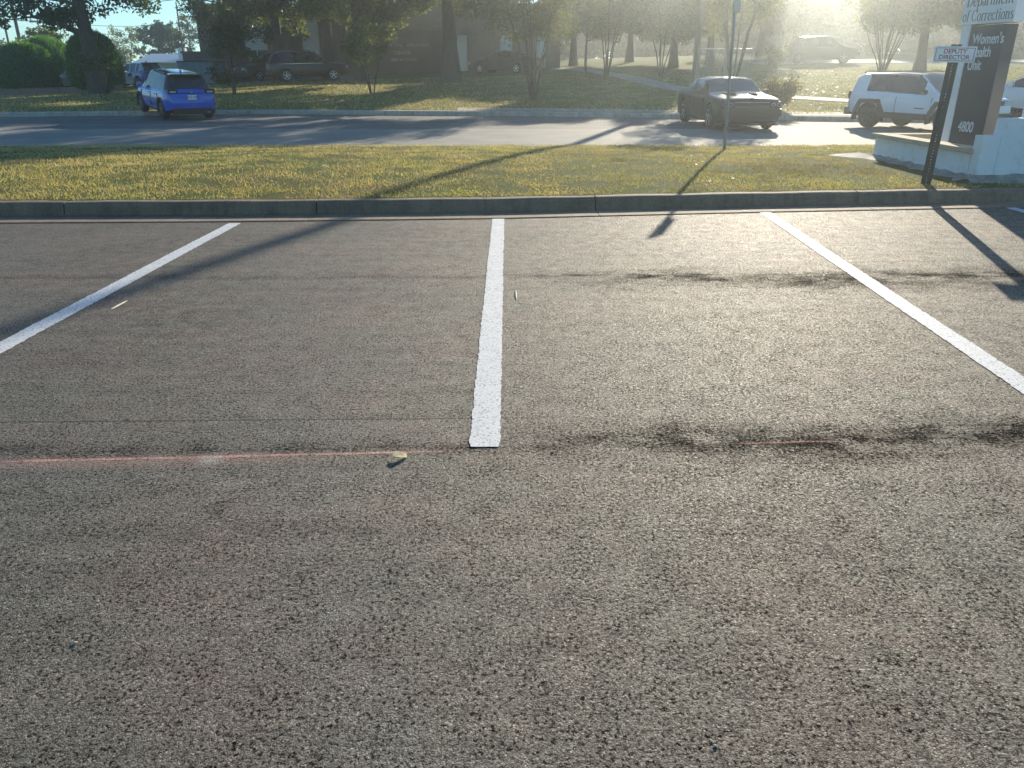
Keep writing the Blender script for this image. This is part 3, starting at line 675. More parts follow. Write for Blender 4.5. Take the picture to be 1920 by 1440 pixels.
# trees past the building and on the skyline
BG = 'trees on the skyline'
bg = [(1075, 66, 11, 4.2, 'elm', 'tree closing the gap just right of the brick building'), (1180, 68, 10.5, 4.2, 'rust', 'russet tree between the building and the utility pole'),
      (1262, 58, 10, 3.8, 'elm', 'leafy tree just left of the utility pole'), (1330, 60, 10, 3.8, 'myrtle', 'pale green tree right of the utility pole above the wire fence'),
      (1425, 72, 11, 4.4, 'rust', 'russet tree left of the black vehicle on the hill'), (1500, 98, 12, 5.2, 'elm', 'skyline tree above the roof of the hill vehicle'),
      (1568, 100, 11, 5.0, 'rust', 'russet skyline tree above the hood of the hill vehicle'), (1640, 96, 12, 5.0, 'elm', 'skyline tree behind the fan-shaped crape myrtle'),
      (1715, 100, 12.5, 5.4, 'oak', 'dark skyline tree behind the dense lawn tree'), (1790, 96, 12, 5.2, 'elm', 'skyline tree behind the pale sign edge'),
      (1870, 98, 12, 5.4, 'oak', 'skyline tree hidden behind the charcoal sign panel'), (1945, 92, 12, 5.4, 'oak', 'skyline tree at the far right edge of the view')]
for i, (px, d, H, rc, lm, lab) in enumerate(bg):
    tree('broadleaf_tree', lab, AT(px, d), H, rc, 2.0, .28, 30000, M[lm], 40 + i, .20 if d > 80 else .15, limbs=12, group=BG, csize=1.35, skirt=12)
tree('broadleaf_tree', 'round bushy tree behind the pale metal roof on the left', AT(312, 92), 5.7, 3.2, 1.6, .22, 9000, M['oak'], 60, .13, limbs=11, group=BG, csize=.95)
tree('broadleaf_tree', 'sparse light tree against the left end of the brick building', AT(366, 98), 7.4, 2.6, 1.6, .16, 3600, M['elm'], 61, .10, limbs=10, group=BG)
multistem('broadleaf_tree', 'thin feathery tree rising above the white vehicle by the hedge', AT(243, 84), 4.6, 1.1, 6, .05, 2400, M['elm'], 62, leafsize=.09, cr=.4, cb=.25, group=BG)
tree('broadleaf_tree', 'small hazy tree just right of the clipped hedges', AT(205, 96), 4.3, 2.4, 1.2, .14, 3600, M['elm'], 63, .11, limbs=8, group=BG)
tree('broadleaf_tree', 'sparse yellowish tree at the far left edge behind the hedge', AT(2, 72), 3.4, 2.2, .9, .12, 3200, M['rust'], 64, .09, limbs=8, group=BG)
tree('pine_tree', 'feathery tree top showing between the two clipped hedges', AT(112, 60), 3.6, 2.0, 1.4, .16, 6500, M['elm'], 65, .10, limbs=10)

# the far wood behind the upper street reads as one mass
def far_wood():
    r_ = np.random.default_rng(91); cents = []; rads = []
    for k in range(640):
        x = r_.uniform(-34, 125); y = r_.uniform(112, 138); z0 = height(x, y); hh = 13 + 3 * math.sin(x * .21) + 2 * math.sin(x * .53 + 1)
        cents.append((x, y, z0 + r_.uniform(0, 1) ** 1.3 * hh)); rads.append(r_.uniform(1.6, 3.0))
    V = leaf_cloud(cents, rads, 210000, .36, r_); tag(np_mesh('woods', V, 4, M['rust']), kind='stuff')
far_wood()
# clipped hedges: a dense solid of short sprays over a woody core
def hedge(label, loc, rx, ry, h, seed, n=16000, m='juniper', streak=0):
    r_ = np.random.default_rng(seed); t = thing('clipped_hedge', label, 'hedge', loc, 0, 'clipped hedges')
    th = r_.uniform(0, 2 * np.pi, n); u = r_.uniform(-.42, 1, n); ph = np.arcsin(np.clip(u, -1, 1))
    wob = 1 + .035 * np.sin(th * 5 + seed) * np.cos(ph * 4) + r_.normal(0, .018, n)
    e = np.abs(np.cos(ph)) ** .85
    P_ = np.c_[rx * e * np.cos(th), ry * e * np.sin(th), h * .34 + h * .66 * np.sin(ph)] * wob[:, None]
    P_[:, 2] = np.maximum(P_[:, 2], .04)
    nrm = np.c_[np.cos(th) * np.cos(ph) / rx, np.sin(th) * np.cos(ph) / ry, np.sin(ph) / h]; nrm /= np.linalg.norm(nrm, axis=1)[:, None]
    d = nrm * .7 + np.array([0, 0, .55 + streak]) + r_.normal(0, .35, (n, 3)); d /= np.linalg.norm(d, axis=1)[:, None]
    s = np.cross(d, r_.normal(0, 1, (n, 3))); s /= np.linalg.norm(s, axis=1)[:, None]; ln = r_.uniform(.09, .20, n)[:, None] * (1 + streak)
    V = np.stack([P_ - d * ln * .4 + s * .03, P_ - d * ln * .4 - s * .03, P_ + d * ln], 1)
    np_mesh('foliage', V, 3, M[m], t)
    b = MB(); K = 24; J = 9
    for j in range(J):
        f = math.asin(-.42 + 1.39 * j / (J - 1)) if j < J - 1 else math.pi / 2
        e_ = abs(math.cos(f)) ** .85 * .93
        for k in range(K): b.v.append((rx * e_ * math.cos(6.283 * k / K), ry * e_ * math.sin(6.283 * k / K), max(0.0, (h * .34 + h * .66 * math.sin(f)) * .95)))
    for j in range(J - 1):
        for k in range(K): b.f.append((j * K + k, j * K + (k + 1) % K, (j + 1) * K + (k + 1) % K, (j + 1) * K + k))
    b.build('branch_core', M['juniper'], t)
a = AT(58, 46.2); hedge('leftmost rounded dark clipped hedge', a, 1.5, 1.6, 2.55, 71)
a = AT(99, 52.8); hedge('middle hedge with sunlit yellow-green slanting sprays', a, 1.55, 1.6, 2.95, 72, streak=.6)
a = AT(187, 46.0); hedge('right and largest domed clipped hedge behind the forked oak', a, 1.28, 1.5, 3.0, 73, 19000)

# low brick edging at the left and the border of the upper car park
def low_wall():
    t = thing('garden_wall', 'low reddish brick edging running below the clipped hedges', 'garden wall', AT(60, 44.4))
    b = MB(); pts = [AT(-60, 43.2), AT(40, 43.8), AT(120, 44.6), AT(190, 45.2), AT(232, 45.8)]
    o = t.location
    for (a, c) in zip(pts[:-1], pts[1:]):
        dx, dy = c[0] - a[0], c[1] - a[1]; l = math.hypot(dx, dy); nx, ny_ = -dy / l * .15, dx / l * .15
        vs = []
        for q in (a, c):
            for s in (-1, 1):
                for z in (-.3, .34): vs.append((q[0] + s * nx - o[0], q[1] + s * ny_ - o[1], q[2] + z - o[2]))
        b.add(vs, [(0, 1, 5, 4), (2, 6, 7, 3), (1, 3, 7, 5), (0, 2, 3, 1), (4, 5, 7, 6)])
    b.build('wall', M['brick'], t)
low_wall()
# ------------------------------------------------------------------ vehicles
def smooth_interp(pts, xs, s=.045):
    X = np.array([p[0] for p in pts]); Z = np.array([p[1] for p in pts]); o = np.zeros(len(xs)); k = np.linspace(-1.6, 1.6, 9); w = np.exp(-k ** 2)
    for kk, ww in zip(k, w): o += ww * np.interp(xs + kk * s, X, Z)
    return o / w.sum()
def vehicle(name, label, cat, sp, loc, heading, group=None):
    """one loft along the length, wheel arches cut out, then split into body, roof, glass"""
    t = thing(name, label, cat, loc, az(heading), group)
    Ln, W = sp['L'], sp['W']; hl = Ln / 2; zb = sp.get('zb', .24)
    keys = [sp['cowl'], sp['rf'], sp['rr'], sp['rb']] + [x for w in sp['win'] for x in w]
    xs = np.array(sorted(set(np.round(list(np.linspace(-hl, hl, 44)) + keys + [-hl + .04, -hl + .1, hl - .04, hl - .1], 4))))
    zt = smooth_interp(sp['top'], xs); be = smooth_interp(sp['belt'], xs); pw = smooth_interp(sp['plan'], xs, .05) * W / 2
    zb_ = np.interp(xs, [-hl, -hl + .35, hl - .35, hl], [zb + .10, zb, zb, zb + .08])
    tum = sp.get('tumble', .30); rings = []
    for i, x in enumerate(xs):
        w = pw[i]; gh = max(0, zt[i] - be[i]); k = min(1, gh / .25); sh = min(be[i], zt[i] - .035)
        mid = zb_[i] + (sh - zb_[i]) * .45
        y6 = w - .10 - tum * gh
        r_ = [(0, zb_[i]), (w - .13, zb_[i]), (w - .03, zb_[i] + .07), (w, mid), (w - .012, sh - .14), (w - .035, sh - .05), (w - .075, sh),
              (y6, zt[i] - .012 - .05 * k), (y6 - .05, zt[i] - .006 - .018 * k), (y6 * .55, zt[i] + .006), (0, zt[i] + .014)]
        rings.append(r_)
    n = len(rings[0]); full = []
    for i, x in enumerate(xs):
        r_ = rings[i]; ring = [(x, y, z) for y, z in r_] + [(x, -y, z) for y, z in r_[1:-1][::-1]]; full.append(ring)
    m_ = len(full[0]); me = bpy.data.meshes.new('tmp'); vs = [v for r_ in full for v in r_]; fs = []; idx = []
    parts = ['body', 'roof', 'windshield', 'rear_window', 'sill_trim'] + ['side_window'] * (2 * len(sp['win'])) + ['wheel_arch']
    clad = sp.get('clad', 0)
    for i in range(len(xs) - 1):
        xm = (xs[i] + xs[i + 1]) / 2
        for j in range(m_):
            jj = j if j < n - 1 else m_ - 1 - j          # mirrored band index 0..n-2
            c = 0
            if jj >= 7:
                if sp['rf'] < xm < sp['cowl']: c = 2
                elif sp['rb'] < xm < sp['rr']: c = 3
                elif sp['rr'] <= xm <= sp['rf']: c = 1
                if jj == 7 and c in (2, 3): c = 1 if sp.get('pillar_roof') else 0
            elif jj == 6:
                for q, (a, b_) in enumerate(sp['win']):
                    if a < xm < b_: c = 5 + 2 * q + (0 if j < n - 1 else 1)
                if c == 0 and sp.get('pillar_roof') and sp['rb'] < xm < sp['cowl']: c = 1
            elif jj <= 1 + clad: c = 4
            fs.append((i * m_ + j, (i + 1) * m_ + j, (i + 1) * m_ + (j + 1) % m_, i * m_ + (j + 1) % m_)); idx.append(c)
    fs.append(tuple(range(m_))); idx.append(0); fs.append(tuple((len(xs) - 1) * m_ + j for j in range(m_))[::-1]); idx.append(0)
    me.from_pydata(vs, [], fs); me.polygons.foreach_set('material_index', idx)
    for _ in parts: me.materials.append(M['trim'])
    me.update()
    bm = bmesh.new(); bm.from_mesh(me); bmesh.ops.recalc_face_normals(bm, faces=bm.faces); bm.to_mesh(me); bm.free()
    ob = bpy.data.objects.new('tmp', me); COL.objects.link(ob)
    wr = sp['wr']; cut = MB()
    for x in (sp['xf'], sp['xr']):
        for s in (-1, 1): cut.lathe([(wr + .055, -.16), (wr + .055, .3)], (x, s * (W / 2 - .05) - (.07 if s > 0 else -.07) - (0 if s > 0 else .14), wr + .01), n=28)
    cm = cut.build('cut', M['trim'])
    for _ in range(len(parts) - 1): cm.data.materials.append(M['trim'])
    cm.data.polygons.foreach_set('material_index', [len(parts) - 1] * len(cm.data.polygons))
    bm = bmesh.new(); bm.from_mesh(cm.data); bmesh.ops.recalc_face_normals(bm, faces=bm.faces); bm.to_mesh(cm.data); bm.free()
    mod = ob.modifiers.new('b', 'BOOLEAN'); mod.object = cm; mod.operation = 'DIFFERENCE'; mod.solver = 'EXACT'
    dg = bpy.context.evaluated_depsgraph_get(); res = bpy.data.meshes.new_from_object(ob.evaluated_get(dg))
    rv = [v.co[:] for v in res.vertices]
    mats = {'body': M[sp['paint']], 'roof': M[sp.get('roofpaint', sp['paint'])], 'windshield': M['glass'], 'rear_window': M['glass'], 'side_window': M['glass'], 'wheel_arch': M['trim'], 'sill_trim': M['trim']}
    for k, pn in enumerate(parts):
        pf = [tuple(p_.vertices) for p_ in res.polygons if p_.material_index == k]
        if not pf: continue
        if pn == 'wheel_arch':
            cen = lambda f: sum(rv[i][0] for i in f) / len(f)
            ceny = lambda f: sum(rv[i][1] for i in f) / len(f)
            grp = [[f for f in pf if (cen(f) > 0) == a and (ceny(f) > 0) == c] for a in (True, False) for c in (True, False)]
        else: grp = [pf]
        for pf in grp:
            if not pf: continue
            used = sorted({i for f in pf for i in f}); mp = {u: i for i, u in enumerate(used)}
            b = MB(); b.v = [rv[u] for u in used]; b.f = [tuple(mp[i] for i in f) for f in pf]
            b.build(pn, mats[pn], t, True)
        continue
        used = sorted({i for f in pf for i in f}); mp = {u: i for i, u in enumerate(used)}
        b = MB(); b.v = [rv[u] for u in used]; b.f = [tuple(mp[i] for i in f) for f in pf]
        b.build(pn, mats[pn], t, True)
    bpy.data.objects.remove(ob); bpy.data.objects.remove(cm)
    # wheels
    wt = .21
    for x in (sp['xf'], sp['xr']):
        for s in (-1, 1):
            yc = s * (W / 2 - wt / 2 - .01)
            wobj = MB().lathe([(wr * .64, -wt / 2), (wr * .9, -wt / 2 - .005), (wr * .985, -wt / 2 + .03), (wr, -.04), (wr, .04), (wr * .985, wt / 2 - .03), (wr * .9, wt / 2 + .005), (wr * .64, wt / 2)], (x, yc, wr), n=28).build('tyre', M['tyre'], t, True)
            b = MB(); o = yc + s * wt / 2
            b.lathe([(wr * .66, o - yc - s * .02), (wr * .64, o - yc + s * .004), (wr * .58, o - yc + s * .002), (wr * .56, o - yc - s * .05), (wr * .1, o - yc - s * .055)], (x, yc, wr), n=28)
            ns = sp.get('spokes', 5)
            for k in range(ns):
                a = 2 * math.pi * k / ns + .3; ca, sa = math.cos(a), math.sin(a); h = wr * .085
                vs = []
                for rad, hh, dy in ((wr * .08, h * 1.3, .004), (wr * .60, h, 0)):
                    for q in (-1, 1):
                        for dd in (0, -.03): vs.append((x + ca * rad - sa * hh * q, o + s * (dy + dd), wr + sa * rad + ca * hh * q))
                b.add(vs, [(0, 2, 6, 4), (1, 5, 7, 3), (0, 4, 5, 1), (2, 3, 7, 6), (4, 6, 7, 5), (0, 1, 3, 2)])
            b.lathe([(wr * .13, o - yc - s * .03), (wr * .12, o - yc + s * .012)], (x, yc, wr), n=12)
            b.build('rim', M[sp.get('rim', 'rim')], t)
    if sp.get('flare'):
        for x in (sp['xf'], sp['xr']):
            for s in (-1, 1):
                b = MB(); y0, y1 = s * (W / 2 - .05), s * (W / 2 + .022); sh_ = [(-1.24, -.30), (-1.20, .35), (-.80, .98), (.80, .98), (1.20, .35), (1.24, -.30)] if sp['flare'] > .1 else [(1.16 * math.cos(R(a)), math.sin(R(a))) for a in np.linspace(200, -20, 6)]; r0, r1 = wr + .035, wr + sp['flare']
                for (u, v) in sh_:
                    for (rr, yy) in ((r0, y0), (r0, y1), (r1, y1), (r1, y0)): b.v.append((x + u * rr * .86, yy, wr + .02 + v * rr * 1.0))
                for i in range(5):
                    for j in range(4): b.f.append((4 * i + j, 4 * i + 4 + j, 4 * i + 4 + (j + 1) % 4, 4 * i + (j + 1) % 4))
                b.build('arch_flare', M['trim'], t)
    # fascia pieces; rear end at -hl, front end at +hl
    def pc(nm, x0, x1, y0, y1, z0, z1, m, c=.012): return MB().cbox(min(x0, x1), max(x0, x1), min(y0, y1), max(y0, y1), z0, z1, min(c, abs(x1 - x0) * .4, abs(z1 - z0) * .4)).build(nm, M[m], t, True)
    we = W / 2
    for (x0, x1, ya, yb, z0, z1, m) in sp.get('taillights', []):
        for s in (-1, 1): pc('tail_light', x0, x1, s * ya, s * yb, z0, z1, m)
    for (x0, x1, ya, yb, z0, z1, m) in sp.get('headlights', []):
        for s in (-1, 1): pc('headlight', x0, x1, s * ya, s * yb, z0, z1, m)
    for (x, yy, z, r_) in sp.get('round_lights', []):
        for s in (-1, 1): MB().add([(x + o_, s * yy + r_ * rr * math.cos(k * math.pi / 8), z + r_ * rr * math.sin(k * math.pi / 8)) for (o_, rr) in ((-.1, 1), (.012, 1), (.022, .8), (.006, .7)) for k in range(16)], [(i * 16 + k, i * 16 + (k + 1) % 16, i * 16 + 16 + (k + 1) % 16, i * 16 + 16 + k) for i in range(3) for k in range(16)] + [tuple(48 + k for k in range(16))]).build('headlight', M['lamp_clear'], t, True)
    for (nm, x0, x1, y0, y1, z0, z1, m) in sp.get('extra', []): pc(nm, x0, x1, y0, y1, z0, z1, m)
    mx = sp['cowl'] - .32; bz = float(np.interp(mx, xs, be))
    for s in (-1, 1):
        mb = MB().cbox(mx - .07, mx + .07, min(s * (we - .03), s * (we + .16)), max(s * (we - .03), s * (we + .16)), bz + .01, bz + .15, .03)
        mb.build('wing_mirror', M[sp.get('mirror', sp['paint'])], t, True)
        for hx in sp.get('handles', []):
            pc('door_handle', hx - .09, hx + .09, s * (we - .03), s * (we + .012), bz - .13, bz - .10, sp.get('handle_mat', sp['paint']))
        if sp.get('rails'):
            x0, x1 = sp['rr'] + .15, sp['rf'] - .1; yy = s * (we - .10 - tum * .5 - .04); zz = max(q[1] for q in sp['top'])
            MB().tube([(x0, yy, zz - .02), (x0 + .1, yy, zz + .03), (x1 - .1, yy, zz + .03), (x1, yy, zz - .02)], .016, 6).build('roof_rail', M[sp['rails']], t, True)
        for dx in sp.get('doors', []):
            w_ = we + .003
            MB().box(dx - .004, dx + .004, min(s * (w_ - .02), s * w_), max(s * (w_ - .02), s * w_), zb + .16, bz - .08).build('door_seam', M['trim'], t)
    return t
def plate(t, x, z, txt, s=-1, y0=.0):
    pl = MB().cbox(x - .006, x + .006, y0 - .155, y0 + .155, z - .078, z + .078, .003).build('number_plate', M['white'], t)
    cu = bpy.data.curves.new('plate_lettering', 'FONT'); cu.body = txt; cu.size = .105; cu.align_x = 'CENTER'; cu.align_y = 'CENTER'; cu.extrude = .001; cu.materials.append(M['panel_dark'])
    o = bpy.data.objects.new('plate_lettering', cu); COL.objects.link(o); o.parent = pl
    o.location = (x + s * .0085, y0, z); o.rotation_euler = (math.pi / 2, 0, math.pi / 2 * s); return o, pl
cross = dict(L=4.3, W=1.76, top=[(-2.15, .86), (-2.11, .98), (-2.02, 1.06), (-1.62, 1.50), (-1.3, 1.55), (0, 1.59), (.45, 1.55), (1.12, 1.06), (1.3, .98), (2.0, .84), (2.15, .66)],
    belt=[(-2.15, 1.02), (-1.0, 1.0), (1.0, .93), (2.15, .86)], plan=[(-2.15, .84), (-2.05, .94), (-1.7, 1), (1.5, 1), (1.95, .92), (2.15, .74)],
    cowl=1.12, rf=.45, rr=-1.50, rb=-2.03, win=[(-1.45, -1.05), (-.98, -.22), (-.14, .80)], wr=.335, flare=.085, xf=1.32, xr=-1.3, spokes=5, clad=0,
    paint='blue', roofpaint='black_roof', pillar_roof=True, rim='rim_dark', handles=[-.75, .05], doors=[-1.02, -.18, .98],
    taillights=[(-2.16, -2.04, .48, .80, .92, 1.07, 'black_roof'), (-2.17, -2.10, .52, .74, .945, 1.02, 'lamp_clear'), (-2.168, -2.10, .50, .76, 1.03, 1.055, 'lamp_red'), (-2.172, -2.1, .48, .64, .43, .46, 'lamp_red')],
    headlights=[(2.06, 2.14, .45, .70, .66, .78, 'lamp_clear')],
    extra=[('rear_bumper', -2.19, -2.0, -.72, .72, .52, .62, 'blue'), ('bumper_trim', -2.185, -2.0, -.68, .68, .24, .44, 'trim'), ('rear_spoiler', -1.78, -1.45, -.56, .56, 1.49, 1.535, 'black_roof'),
           ('exhaust_tip', -2.22, -2.05, -.56, -.44, .28, .33, 'chrome'), ('antenna_fin', -1.25, -1.08, -.015, .015, 1.56, 1.65, 'blue'), ('tailgate_trim', -2.165, -2.1, -.46, .46, .93, .95, 'black_roof'), ('tailgate_badge', -2.17, -2.1, -.05, .05, .955, 1.0, 'chrome'), ('grille', 2.08, 2.16, -.36, .36, .44, .62, 'trim')])
coupe = dict(L=5.0, W=1.92, zb=.20, top=[(-2.5, .78), (-2.45, .98), (-2.3, 1.06), (-1.75, 1.07), (-1.0, 1.38), (-.55, 1.43), (0, 1.43), (.25, 1.38), (.95, 1.04), (1.1, 1.0), (2.3, .90), (2.44, .84), (2.5, .72)],
    belt=[(-2.5, 1.0), (-1.2, 1.0), (-.6, .95), (1.0, .93), (2.5, .86)], plan=[(-2.5, .88), (-2.35, .96), (-1.8, 1), (1.8, 1), (2.3, .95), (2.5, .88)],
    cowl=.98, rf=.22, rr=-.95, rb=-1.72, win=[(-1.05, -.72), (-.62, .62)], wr=.35, xf=1.5, xr=-1.42, spokes=5, paint='black', rim='rim', handles=[-.35], doors=[-.66, .85],
    taillights=[(-2.52, -2.4, .30, .85, .78, .92, 'lamp_red')], round_lights=[(2.50, .62, .725, .062), (2.50, .775, .73, .066)],
    extra=[('grille', 2.42, 2.515, -.85, .85, .645, .815, 'trim'), ('grille_bar', 2.44, 2.525, -.50, .50, .665, .675, 'rim'), ('grille_bar', 2.44, 2.525, -.50, .50, .785, .795, 'rim'), ('front_bumper', 2.40, 2.56, -.86, .86, .42, .62, 'black'), ('air_intake', 2.42, 2.565, -.5, .5, .28, .38, 'trim'), ('chin_spoiler', 2.35, 2.57, -.82, .82, .17, .215, 'trim'),
           ('hood_scoop', 1.25, 1.75, -.50, -.25, .975, 1.01, 'trim'), ('hood_scoop', 1.25, 1.75, .25, .50, .975, 1.01, 'trim'), ('wiper_blade', .97, 1.0, -.55, .05, 1.055, 1.07, 'trim')])
boxy = dict(L=4.24, W=1.80, zb=.34, tumble=.18, top=[(-2.12, .95), (-2.08, 1.10), (-1.95, 1.60), (-1.8, 1.67), (-.5, 1.70), (.26, 1.66), (.82, 1.20), (.96, 1.12), (1.95, 1.02), (2.08, .96), (2.12, .8)],
    belt=[(-2.12, 1.14), (-1.0, 1.12), (1.0, 1.05), (2.12, 1.0)], plan=[(-2.12, .90), (-2.0, .98), (-1.7, 1), (1.7, 1), (2.0, .96), (2.12, .9)],
    cowl=.90, rf=.24, rr=-1.93, rb=-2.08, win=[(-1.48, .46)], wr=.36, flare=.165, xf=1.30, xr=-1.27, spokes=7, clad=0, paint='carwhite', roofpaint='black_roof', rim='rim_dark', mirror='black_roof',
    handles=[-.85, .12], doors=[-.35, .82], rails='steel', taillights=[(-2.14, -2.05, .62, .84, .88, 1.10, 'lamp_red')],
    headlights=[(2.04, 2.14, .55, .76, .80, .96, 'lamp_clear')],
    extra=[('front_bumper', 2.0, 2.2, -.86, .86, .36, .58, 'trim'), ('rear_bumper', -2.2, -2.0, -.86, .86, .38, .62, 'trim'), ('grille', 2.06, 2.135, -.45, .45, .80, .93, 'trim'), ('door_badge', .30, .62, -.911, -.89, .66, .69, 'trim'), ('door_badge', .30, .62, .89, .911, .66, .69, 'trim'), ('running_board', -.85, .85, -.915, -.80, .34, .52, 'trim'), ('running_board', -.85, .85, .80, .915, .34, .52, 'trim')])
suv = dict(L=4.8, W=1.92, zb=.30, top=[(-2.4, .95), (-2.36, 1.12), (-2.2, 1.22), (-1.92, 1.66), (-1.6, 1.73), (0, 1.76), (.45, 1.70), (1.15, 1.16), (1.3, 1.10), (2.2, 1.0), (2.36, .92), (2.4, .76)],
    belt=[(-2.4, 1.16), (-1.0, 1.12), (1.2, 1.04), (2.4, .96)], plan=[(-2.4, .88), (-2.25, .96), (-1.9, 1), (1.8, 1), (2.2, .95), (2.4, .84)],
    cowl=1.15, rf=.45, rr=-1.86, rb=-2.22, win=[(-1.8, -1.15), (-1.05, -.25), (-.15, .85)], wr=.37, xf=1.45, xr=-1.42, paint='brown', handles=[-.8, .1], doors=[-1.1, -.2, 1.0], rails='chrome',
    taillights=[(-2.42, -2.3, .55, .86, .95, 1.12, 'lamp_red')], headlights=[(2.3, 2.42, .55, .80, .74, .88, 'lamp_clear')],
    extra=[('front_bumper', 2.25, 2.46, -.84, .84, .38, .58, 'trim'), ('rear_bumper', -2.46, -2.25, -.84, .84, .40, .60, 'brown'), ('grille', 2.34, 2.43, -.48, .48, .64, .88, 'chrome'), ('window_trim', -1.9, .9, -.957, -.925, 1.035, 1.05, 'chrome')])
sedan = dict(L=4.7, W=1.82, top=[(-2.35, .82), (-2.3, 1.0), (-2.15, 1.08), (-1.6, 1.10), (-.95, 1.38), (-.4, 1.45), (.1, 1.44), (.35, 1.38), (1.1, .98), (1.25, .95), (2.1, .82), (2.3, .76), (2.35, .64)],
    belt=[(-2.35, .98), (-1.0, .96), (1.0, .88), (2.35, .78)], plan=[(-2.35, .86), (-2.2, .95), (-1.7, 1), (1.6, 1), (2.1, .93), (2.35, .78)],
    cowl=1.12, rf=.32, rr=-.92, rb=-1.58, win=[(-1.25, -.62), (-.55, .15), (.22, .82)], wr=.33, xf=1.42, xr=-1.35, paint='carwhite', handles=[-.5, .3], doors=[-.58, .18, 1.0],
    taillights=[(-2.37, -2.25, .45, .82, .78, .92, 'lamp_red')], headlights=[(2.2, 2.36, .50, .76, .60, .72, 'lamp_clear')],
    extra=[('front_bumper', 2.2, 2.39, -.74, .74, .30, .50, 'trim'), ('rear_bumper', -2.39, -2.2, -.80, .80, .34, .52, 'carwhite'), ('grille', 2.28, 2.37, -.38, .38, .50, .60, 'trim')])
def var(sp, **kw):
    d = dict(sp); d.update(kw)
    if 'paint' in kw: d['extra'] = [tuple(kw['paint'] if v == sp['paint'] else v for v in e) for e in sp['extra']]
    return d
def tilted(t):
    """sit the vehicle on the slope under it"""
    x, y, _ = t.location; h = t.rotation_euler.z; c, s = math.cos(h), math.sin(h)
    zf, zr = height(x + c * 1.35, y + s * 1.35), height(x - c * 1.35, y - s * 1.35)
    t.location.z = (zf + zr) / 2 + .0; t.rotation_euler = (0, -math.atan2(zf - zr, 2.7), h); t.rotation_mode = 'XYZ'; return t
def by_wheels(pr, side, sp, heading):
    """vehicle centre from the contact point of one rear wheel (side +1 left, -1 right)"""
    h = az(heading); c, s = math.cos(h), math.sin(h); lx, ly = sp['xr'], side * (sp['W'] / 2 - .1)
    return (pr[0] - (c * lx - s * ly), pr[1] - (s * lx + c * ly), 0)
c1 = vehicle('hatchback', 'bright blue crossover hatchback with gloss black roof, seen from behind on the road', 'car', cross, by_wheels(G(308, 225), 1, cross, -38), -38); tilted(c1); c1.scale = (.93,) * 3
PLT = plate(c1, -2.165, .80, 'HXE 67H')
c2 = vehicle('coupe', 'black two-door muscle coupe facing the camera on the road', 'car', coupe, by_wheels(G(1280, 229), -1, coupe, 177), 177); tilted(c2); c2.scale = (.95,) * 3
c3 = vehicle('boxy_utility_vehicle', 'white boxy utility vehicle with black roof and wheel arches behind the sign post', 'car', boxy, by_wheels(G(1618, 239), -1, boxy, 152), 152); tilted(c3); c3.scale = (.93, .93, .88)
c4 = vehicle('utility_vehicle', 'dark maroon utility vehicle parked at the top of the shaded lawn', 'car', suv, AT(578, 52.3), 66); tilted(c4)
c5 = vehicle('pickup_truck', 'black vehicle with chrome bars half hidden by the thick oak trunk', 'truck', var(suv, paint='black', extra=[('front_bumper', 2.25, 2.48, -.86, .86, .40, .58, 'chrome'), ('grille', 2.34, 2.44, -.62, .62, .62, .92, 'trim'), ('grille_bar', 2.36, 2.455, -.62, .62, .74, .78, 'chrome'), ('grille_bar', 2.36, 2.455, -.62, .62, .92, .96, 'chrome')]), AT(512, 57.0), 225); tilted(c5)
c6 = vehicle('utility_vehicle', 'black utility vehicle parked alone on the driveway up the hill', 'car', var(cross, paint='black'), AT(1538, 58.5), 111); tilted(c6); c6.scale = (1.12,) * 3
c7 = vehicle('sedan', 'dark car on the far street past the hill vehicle', 'car', var(sedan, paint='black'), AT(1562, 79), 108); tilted(c7)
c8 = vehicle('sedan', 'silver car in paint darkened for the deep shade before the brick building', 'car', var(sedan, paint='brown'), AT(946, 56), -62); tilted(c8)  # a silver car; the deep shade is put into its dark paint
c9 = vehicle('sedan', 'white car behind the white stepped wall at the right edge', 'car', sedan, AT(1958, 25.6), -30); tilted(c9)
c10 = vehicle('sedan', 'low white car parked in the gap between the clipped hedges', 'car', sedan, AT(170, 48.9), -80); tilted(c10)
c11 = vehicle('hatchback', 'smaller-looking blue car with pale roof parked beyond the bright blue hatchback', 'car', var(cross, paint='blue2', roofpaint='silver'), AT(266, 57), -52); tilted(c11)
c12 = vehicle('sedan', 'white car just right of the largest clipped hedge', 'car', sedan, AT(233, 60.0), 215); tilted(c12)
c13 = vehicle('sedan', 'pale car at the far left edge below the sparse tree', 'car', var(sedan, paint='silver'), AT(5, 47.5), 80); tilted(c13)

# ------------------------------------------------------------------ lettering
def to_mesh(o, parent):
    bpy.context.view_layer.update(); dg = bpy.context.evaluated_depsgraph_get(); me = bpy.data.meshes.new_from_object(o.evaluated_get(dg))
    n = bpy.data.objects.new(o.name, me); COL.objects.link(n); n.location = o.location; n.rotation_euler = o.rotation_euler; n.scale = o.scale
    nm = o.name.split('.')[0]; bpy.data.objects.remove(o); n.name = nm; n.parent = parent; return n
def text(body, size, m, parent, loc, rot, ext=.004, name='lettering', ax='LEFT', spacing=1.0, sx=1.0, bold=0):
    cu = bpy.data.curves.new(name, 'FONT'); cu.body = body; cu.size = size; cu.extrude = ext; cu.align_x = ax; cu.space_character = spacing; cu.offset = bold
    cu.materials.append(m); o = bpy.data.objects.new(name, cu); COL.objects.link(o); o.parent = parent; o.location = loc; o.rotation_euler = rot; o.scale = (sx, 1, 1)
    return to_mesh(o, parent)
to_mesh(*PLT)
def arc(cx, cy, rx, ry, a0, a1, n=14): return [(cx + rx * math.cos(R(a0 + (a1 - a0) * i / n)), cy + ry * math.sin(R(a0 + (a1 - a0) * i / n))) for i in range(n + 1)]
